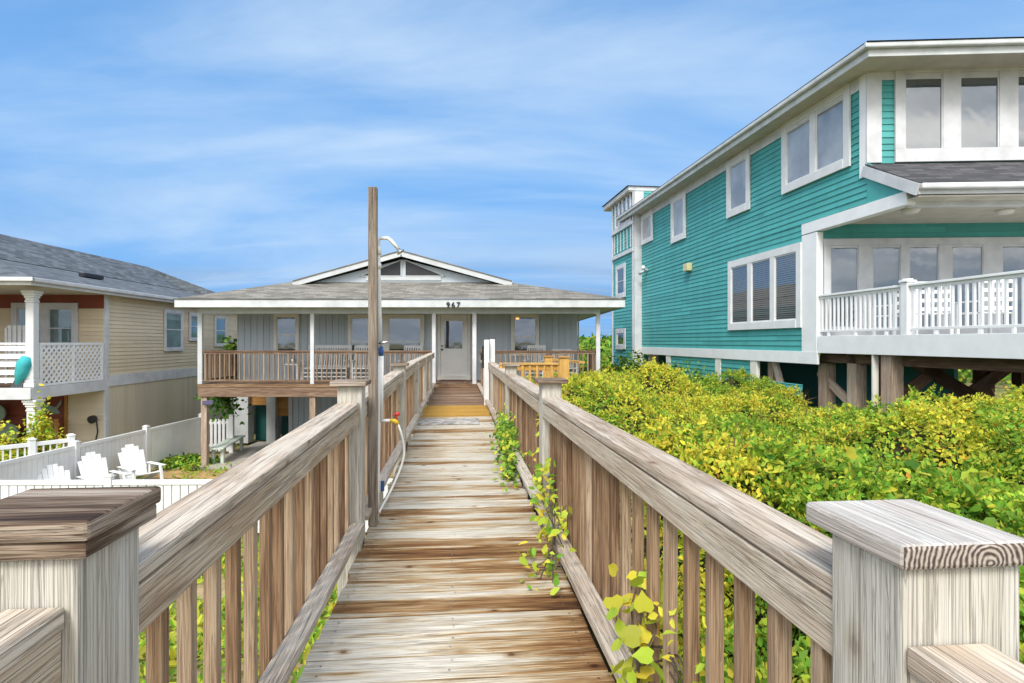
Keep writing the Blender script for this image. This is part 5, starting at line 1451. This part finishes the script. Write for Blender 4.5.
# deck chairs with square-holed backs
def lattice_chair(label, px, Y, rz, w=.62):
    x0, y0, z0 = fx(px, Y), Y, zFl + .002
    root = thing('deck_chair', label, 'chair', (x0, y0, z0), 'white deck chairs behind the railing')
    mb = lambda: MB(x0, y0, rz)
    m = mb(); m.box(-w / 2, w / 2, -.25, .27, z0 + .40, z0 + .43, axis=0); m.build('seat', M['white'], root, bevel=.006)
    m = mb()
    for i in range(4): xx = -w / 2 + w * i / 3; m.box(xx - .035, xx + .035, -.28, -.25, z0 + .42, z0 + 1.04, axis=2)
    for k in range(4): zz = z0 + .5 + k * .17; m.box(-w / 2 - .034, w / 2 + .034, -.283, -.247, zz - .035, zz + .035, axis=0)
    m.build('backrest', M['white'], root)
    for sx in (-1, 1):
        for sy, h in ((-.26, .40), (.25, .62)):
            m = mb(); m.box(sx * w / 2 - .025, sx * w / 2 + .025, sy - .025, sy + .025, z0, z0 + h - .001, axis=2); m.build('leg', M['white'], root)
        m = mb(); m.box(sx * w / 2 - .03, sx * w / 2 + .03, -.245, .3, z0 + .621, z0 + .645, axis=1); m.build('armrest', M['white'], root)
lattice_chair('white square-lattice deck chair beside the teal deck rail post, between its twins', 927, 12.0, R(-10))
lattice_chair('white square-lattice deck chair in front of the glazed door handle', 985, 11.6, R(6), .7)
lattice_chair('white square-lattice deck chair nearest the teal recess corner', 893, 12.9, R(15), .5)

# ------------------------------------------------------------------ vegetation
def cells(x, y, size, seed):
    """distance to the nearest scattered point and that point's random number"""
    x = np.asarray(x, float) / size; y = np.asarray(y, float) / size
    xi = np.floor(x).astype(int); yi = np.floor(y).astype(int)
    best = np.full(x.shape, 9.0); idv = np.zeros(x.shape)
    for dx in (-1, 0, 1):
        for dy in (-1, 0, 1):
            cx_, cy_ = xi + dx, yi + dy
            px_ = cx_ + _LAT[(cx_ + seed) % 256, cy_ % 256]; py_ = cy_ + _LAT[cx_ % 256, (cy_ + seed * 3 + 91) % 256]
            d = (px_ - x) ** 2 + (py_ - y) ** 2
            m = d < best; best = np.where(m, d, best); idv = np.where(m, _LAT[(cx_ * 7 + seed) % 256, (cy_ * 5 + 33) % 256], idv)
    return np.sqrt(best), idv
def canopy(x, y):
    """height of the shrub mass right of the walk"""
    a = wa(x, y)
    d1, i1 = cells(x + .3 * fbm(x * 2, y * 2, 2), y + .3 * fbm(x * 2 + 7, y * 2, 2), 1.25, 3); d2, i2 = cells(x, y, .42, 11)
    z = -.40 - .36 * sstep(y, 7.0, 11.0) + .40 * fbm(x * .5 + 3, y * .5 + 9, 2) + (.36 + .52 * i1) * (1 - np.clip(d1 / .85, 0, 1) ** 2) + .20 * (1 - np.clip(d2 / .8, 0, 1) ** 2)
    def hump(cx, cy, rx, ry, h): return h * np.exp(-(((x - cx) / rx) ** 2 + ((y - cy) / ry) ** 2))
    z = z + hump(2.6, 11.6, 1.7, 1.8, .45) + hump(1.1, 9.0, 1.0, 1.6, .25) + hump(4.4, 5.2, 1.3, 1.2, .22) + hump(6.2, 7.4, 1.6, 1.2, .05) + hump(3.4, 15.5, 1.6, 2.2, .4)
    z = z - .25 * np.exp(-((x - 5.0) ** 2 / 3 + (y - 11.5) ** 2 / 5)) - .60 * np.exp(-((x - 6.3) ** 2 / 3.0 + (y - 11.6) ** 2 / 5))
    z = z - .30 * sstep(2.2 - a, .4, 1.3) * (y < 9)
    return z
def region(n, y0, y1):
    """uniform points of the strip between the walk and the teal house"""
    y = RNG.uniform(y0, y1, n * 3); x = RNG.uniform(-.8, 9.9, n * 3)
    a = wa(x, y); ah = x * cH + y * sH
    lim = np.where(y > 13.2, 8.7, 12.0)
    lim2 = np.where(y > 9, 8.9 + .6, 99)
    ok = (a > .97) & (ah < lim) & (ah < lim2) & ~((np.abs(y - 10.4) < 1.0) & (x < 1.05)) & ~((y > 17.0) & (x < 2.95)) & ((np.abs(x) < 1.3 * y + 2.2))
    x, y = x[ok][:n], y[ok][:n]; return x, y
def thicket(n, y0, y1, size, shape, extra=.22, big=False):
    x, y = region(n, y0, y1); m = len(x)
    z = canopy(x, y)
    e = .08
    gx = (canopy(x + e, y) - canopy(x - e, y)) / (2 * e); gy = (canopy(x, y + e) - canopy(x, y - e)) / (2 * e)
    nrm = np.stack([-gx, -gy, np.ones(m)], 1)
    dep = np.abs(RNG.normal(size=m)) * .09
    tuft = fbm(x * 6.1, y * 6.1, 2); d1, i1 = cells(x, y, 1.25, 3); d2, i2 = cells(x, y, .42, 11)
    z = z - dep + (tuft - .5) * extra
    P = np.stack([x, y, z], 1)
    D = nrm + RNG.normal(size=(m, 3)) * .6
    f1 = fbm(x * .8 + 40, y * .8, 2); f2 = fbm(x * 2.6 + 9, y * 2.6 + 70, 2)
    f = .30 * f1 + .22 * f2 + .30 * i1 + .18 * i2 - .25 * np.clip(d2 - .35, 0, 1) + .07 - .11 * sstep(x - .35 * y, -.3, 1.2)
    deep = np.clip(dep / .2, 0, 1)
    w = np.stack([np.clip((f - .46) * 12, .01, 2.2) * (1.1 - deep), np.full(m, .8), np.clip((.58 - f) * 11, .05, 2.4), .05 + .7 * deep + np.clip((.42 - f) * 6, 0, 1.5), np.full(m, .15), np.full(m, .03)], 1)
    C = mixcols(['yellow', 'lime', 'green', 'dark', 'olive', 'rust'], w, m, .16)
    s = size * RNG.uniform(.55, 1.4, m)
    return leaf_arrays(P, D, s, C, BIG if big else SHAPES[shape])
def sprays(n, y0, y1, ln, leaf, k=11, shape='slim'):
    """feathery shoots: leaflets in two ranks along a bent twig, younger and yellower to the tip"""
    x, y = region(n, y0, y1); m = len(x)
    z = canopy(x, y) - .07 + (fbm(x * 6.1, y * 6.1, 2) - .5) * .2
    e = .12
    gx = (canopy(x + e, y) - canopy(x - e, y)) / (2 * e); gy = (canopy(x, y + e) - canopy(x, y - e)) / (2 * e)
    d = np.stack([-gx * .8, -gy * .8, np.full(m, .75)], 1) + RNG.normal(size=(m, 3)) * .55; d[:, 2] = np.abs(d[:, 2]) * .9 + .1
    d /= np.linalg.norm(d, axis=1, keepdims=True)
    L_ = ln * RNG.uniform(.6, 1.4, m)
    sd_ = np.cross(d, RNG.normal(size=(m, 3))); sd_ /= np.linalg.norm(sd_, axis=1, keepdims=True)
    nn = np.cross(sd_, d)
    d1, i1 = cells(x, y, 1.25, 3); d2, i2 = cells(x, y, .42, 11)
    f = .30 * fbm(x * .8 + 40, y * .8, 2) + .22 * fbm(x * 2.6 + 9, y * 2.6 + 70, 2) + .30 * i1 + .18 * i2 + .04 - .11 * sstep(x - .35 * y, -.3, 1.2)
    P, T, Nn, C, S = [], [], [], [], []
    for j in range(k):
        q = (j + .6) / k
        base = np.stack([x, y, z], 1) + d * (L_ * q)[:, None] + np.array([0, 0, -1.]) * (L_ * .45 * q * q)[:, None]
        sg = 1 if j % 2 else -1
        t = sd_ * sg + d * .75 + RNG.normal(size=(m, 3)) * .22
        if j == k - 1: t = d + RNG.normal(size=(m, 3)) * .15
        P.append(base); T.append(t); Nn.append(nn + RNG.normal(size=(m, 3)) * .35); S.append(leaf * RNG.uniform(.7, 1.25, m) * (1.1 - .45 * q))
        w = np.stack([np.clip((f - .46) * 11, .02, 2.2) * (.4 + 1.0 * q), np.full(m, .9), np.clip((.58 - f) * 10, .05, 2.2) * (1.1 - .5 * q), np.full(m, .2 * (1 - q)), np.full(m, .18), np.full(m, .03)], 1)
        C.append(mixcols(['yellow', 'lime', 'green', 'dark', 'olive', 'rust'], w, m, .2))
    return leaf_arrays(np.concatenate(P), np.concatenate(Nn), np.concatenate(S), np.concatenate(C), SHAPES[shape], np.concatenate(T))
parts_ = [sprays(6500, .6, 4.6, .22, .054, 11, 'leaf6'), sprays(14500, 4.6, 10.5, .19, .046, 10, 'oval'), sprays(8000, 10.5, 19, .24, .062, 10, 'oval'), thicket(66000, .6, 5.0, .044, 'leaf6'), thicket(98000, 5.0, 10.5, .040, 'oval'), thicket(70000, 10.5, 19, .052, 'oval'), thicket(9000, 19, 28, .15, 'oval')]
def twigs(n, y0, y1, ln):
    x, y = region(n, y0, y1); m = len(x)
    T = RNG.normal(size=(m, 3)) * .7 + [0, 0, 1.0]
    P = np.stack([x, y, canopy(x, y) - .16], 1)
    sh_ = SHAPES['slim'] * [1, .09, 0]
    c = np.array([[.20, .12, .06]]) * RNG.uniform(.5, 1.5, (m, 1))
    return leaf_arrays(P, np.cross(T, RNG.normal(size=(m, 3))), ln * RNG.uniform(.6, 1.5, m), c, sh_, T)
parts_ += [twigs(1100, 1.4, 6, .26), twigs(1600, 6, 15, .34)]
V = np.concatenate([p[0] for p in parts_]); C = np.concatenate([p[2] for p in parts_])
off = np.cumsum([0] + [len(p[0]) for p in parts_])[:-1]
Fq = np.concatenate([p[1] + o_ for p, o_ in zip(parts_, off)])
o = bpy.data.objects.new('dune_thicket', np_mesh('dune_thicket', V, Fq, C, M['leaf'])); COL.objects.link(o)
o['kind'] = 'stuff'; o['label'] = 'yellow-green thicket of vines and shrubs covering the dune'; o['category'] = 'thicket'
o = grid_sheet('thicket_dark_sheet', np.arange(-1.0, 10.6, .1), np.arange(.4, 28, .1), lambda X, Y: np.where((wa(X, Y) > .95) & (X * cH + Y * sH < np.where(Y > 13.2, 8.7, 12)) & ~((Y > 16.9) & (X < 3.0)), canopy(X, Y) - .2, -3.2), M['thicket'])  # dark sheet added under the leaves to block light and darken gaps
# broad vine leaves near the camera: one plant
x, y = region(2600, 1.7, 5.4); keep = (vnoise(x * 1.1 + 5, y * 1.1) > .42) & (x > 1.2 + .25 * y); x, y = x[keep], y[keep]; n_ = len(x)
P = np.stack([x, y, canopy(x, y) + RNG.uniform(-.06, .09, n_)], 1)
me = leaf_mesh('grape_vine', P, RNG.normal(size=(n_, 3)) * .6 + [-.2, -.35, .9], RNG.uniform(.04, .105, n_), mixcols(['lime', 'green', 'yellow', 'dark'], [2.4, 2.6, .7, .5], n_), 'big', M['bigleaf'])
o = bpy.data.objects.new('grape_vine', me); COL.objects.link(o); tag(rebase(o, (2.2, 3.0, .1)), 'broad-leaved green vine sprawling over the thicket beside the near right post', 'vine')

bush('shrub', 'rounded yellow-green shrub rising highest before the teal wall', 'shrub', (2.5, 11.4, -.2), 1.35, 1.2, 1.08, 9000, ['yellow', 'lime', 'green', 'olive'], [1.7, 1.4, .8, .6], .06, 'slim', seed=3)
bush('shrub', 'darker olive shrub just right of the tall rounded one', 'shrub', (3.75, 11.0, -.35), 1.0, 1.0, .88, 6500, ['green', 'olive', 'lime', 'dark'], [1.2, 1.2, .8, .6], .058, 'slim', seed=4)
bush('shrub', 'golden shrub pressing against the right railing beside its dark capped post', 'shrub', (1.15, 7.6, -.2),   .75, .95, .82, 5600, ['yellow', 'lime', 'green'], [1.5, 1.2, .8], .052, 'slim', seed=5)
bush('shrub', 'feathery bright shrub with long shoots under the deck at the right edge', 'shrub', (4.75, 5.3, -.05), 1.0, .9, .92, 8000, ['lime', 'green', 'yellow', 'rust'], [1.5, 1.4, 1, .2], .052, 'slim', seed=6)
bush('shrub', 'yellow shrub in front of the teal house stilts', 'shrub', (4.9, 8.6, -.35), 1.1, .9, .70, 6800, ['yellow', 'lime', 'olive'], [1.8, 1.2, .5], .054, 'slim', seed=7)
bush('shrub', 'dark green bush at the foot of the teal tower beside the porch', 'shrub', (3.85, 19.5, -1.0), 1.2, 1.5, 2.0, 3600, ['dark', 'green', 'olive'], [2, 1, .6], .13, 'oval', seed=8)
bush('shrub', 'mid green bush under the low opening of the teal wall', 'shrub', (4.6, 17.0, -.8), 1.2, 1.3, 1.5, 3200, ['green', 'dark', 'lime'], [1.6, .9, .6], .11, 'oval', seed=9)
bush('shrub', 'bright bush behind the braces under the teal deck', 'shrub', (fx(946, 16), 16.5, -.8), 1.0, .8, 2.1, 2200, ['lime', 'green'], [1, 1], .13, 'oval', seed=10)
# left yard plants
bush('shrub', 'small yellow-green tree shrub in front of the white porch column', 'shrub', (fx(38, 14.2), 14.2, GZ), .5, .45, 2.2, 2000, ['yellow', 'lime', 'green'], [1.2, 1.2, .8], .11, 'oval', seed=21)
bush('shrub', 'low yellow shrub behind the picket fence, at the left edge', 'shrub', (fx(6, 14.0), 14.0, GZ), 1.1, .6, 1.75, 3000, ['yellow', 'lime', 'green'], [1.4, 1.2, .7], .11, 'oval', seed=22)
bush('shrub', 'little yellow shrub beside the end post of the picket fence', 'shrub', (fx(61, 15.2), 15.2, GZ), .36, .3, 1.4, 700, ['yellow', 'lime'], [1.4, 1], .10, 'oval', seed=23)
bush('weed', 'green weed growing along the long white fence by the sand', 'weed', (fx(186, 18.0), 18.0, GZ), 1.15, .8, .30, 900, ['green', 'dark', 'lime'], [1.4, .8, .6], .13, 'oval', seed=24)
bush('weed', 'small weed at the foot of the wooden porch support post', 'weed', (fx(193, 17.2), 17.2, GZ), .35, .25, .3, 260, ['green', 'lime'], [1, 1], .09, 'slim', seed=25)

# vines climbing the right railing
def vine(label, pts, n, size, names, weights, spread, shape='oval', stems=True, mat=None, loc=None):
    root = thing('vine', label, 'vine', loc or wloc(*pts[0]))
    P = []
    W = [Vector(wloc(*p)) for p in pts]
    for i in range(n):
        j = random.randrange(len(W) - 1) if len(W) > 1 else 0
        q = W[j].lerp(W[j + 1], random.random()) if len(W) > 1 else W[0]
        P.append((q.x + random.gauss(0, spread[0]), q.y + random.gauss(0, spread[1]), max(q.z + random.gauss(0, spread[2]), .015)))
    P = np.array(P)
    D = RNG.normal(size=(n, 3)) * .55 + [-.35, -.45, .8]
    me = leaf_mesh('foliage', P - np.array(root.location), D, size * RNG.uniform(.6, 1.35, n), mixcols(names, weights, n), shape, mat)
    o = bpy.data.objects.new('foliage', me); COL.objects.link(o); o.parent = root
    if stems:
        b = MB()
        for k in range(5):
            j = [w + Vector((random.gauss(0, spread[0] * .5), random.gauss(0, spread[1] * .5), random.gauss(0, spread[2] * .4))) for w in W]
            if len(j) > 1: b.tube(j, .004, 5)
        if b.v: b.build('stem', M['bark'], root)
vine('dense green vine spilling through the right railing onto the far planks', [(.66, 8.2, .22), (.60, 7.3, .26), (.56, 6.6, .18), (.52, 5.7, .06)], 950, .058, ['green', 'lime', 'dark', 'yellow'], [2, 1.4, .6, .3], (.065, .22, .085), 'leaf6')
vine('yellow-green vine sprays around the foot of the second right post', [(.66, 4.5, .36), (.63, 4.15, .28), (.58, 3.6, .20), (.48, 3.3, .05)], 210, .058, ['lime', 'yellow', 'green'], [1.5, 1.3, 1], (.07, .16, .09), 'leaf6')
vine('thin vine with a few pale leaves climbing between the right balusters', [(.70, 4.95, .1), (.69, 4.9, .5), (.69, 4.85, .82)], 70, .06, ['yellow', 'lime'], [1, 1], (.03, .08, .05))
vine('big pale yellow leaves climbing over the right bottom rail, nearest of all', [(.71, 2.25, .42), (.66, 2.1, .33), (.60, 1.98, .24), (.57, 1.9, .08)], 44, .058, ['yellow', 'lime'], [1.6, 1.2], (.04, .09, .06), 'big', mat=M['bigleaf'])
vine('sparse small leaves twined through the right balusters above the near bottom rail', [(.71, 2.3, .12), (.70, 1.9, .30), (.70, 1.6, .25)], 60, .05, ['yellow', 'lime', 'rust'], [1.6, 1, .4], (.02, .1, .11), 'leaf6')

# grass of the left yard
n_ = 26000
x = RNG.uniform(-9.5, -.4, n_); y = RNG.uniform(4.5, 11.3, n_)
keep = (wa(x, y) < -.55) & (fbm(x * .9, y * .9, 3) + .25 * RNG.random(n_) > .56); x, y = x[keep], y[keep]; n_ = len(x)
P = np.stack([x, y, ground_z(x, y) + .02], 1)
me = leaf_mesh('grass', P, RNG.normal(size=(n_, 3)) * .55 + [0, -.5, .6], RNG.uniform(.07, .2, n_), mixcols(['green', 'lime', 'olive', 'yellow'], [1.4, .9, 1, .3], n_), 'slim')
o = bpy.data.objects.new('grass', me); COL.objects.link(o); o['kind'] = 'stuff'
x = RNG.uniform(-9.9, -5, 5000); y = RNG.uniform(11.8, 18, 5000)
keep = fbm(x * .7 + 30, y * .7, 3) + .2 * RNG.random(5000) > .66; x, y = x[keep], y[keep]; n_ = len(x)
me = leaf_mesh('grass', np.stack([x, y, ground_z(x, y) + .02], 1), RNG.normal(size=(n_, 3)) * .5 + [0, -.5, .7], RNG.uniform(.08, .2, n_), mixcols(['green', 'olive'], [1, 1], n_), 'slim')
o = bpy.data.objects.new('grass', me); COL.objects.link(o); o['kind'] = 'stuff'

# far scrub and treeline
n_ = 90000
th = RNG.uniform(-.75, .75, n_); r = RNG.uniform(60, 150, n_) ; x = r * np.sin(th); y = r * np.cos(th)
hgt = (1.9 + (fbm(x * .12, y * .12, 3) - .4) * 5) * np.clip(r / 90, .5, 1.35)
z = ground_z(x, y) + np.clip(hgt, .1, 9) * RNG.random(n_) ** .45
me = leaf_mesh('treeline', np.stack([x, y, z], 1), RNG.normal(size=(n_, 3)) + [0, -.6, .8], RNG.uniform(.25, .8, n_) * np.clip(r / 70, .6, 2), mixcols(['dark', 'green', 'olive'], [1.6, 1, .8], n_), 'oval')
o = bpy.data.objects.new('treeline', me); COL.objects.link(o); o['kind'] = 'stuff'
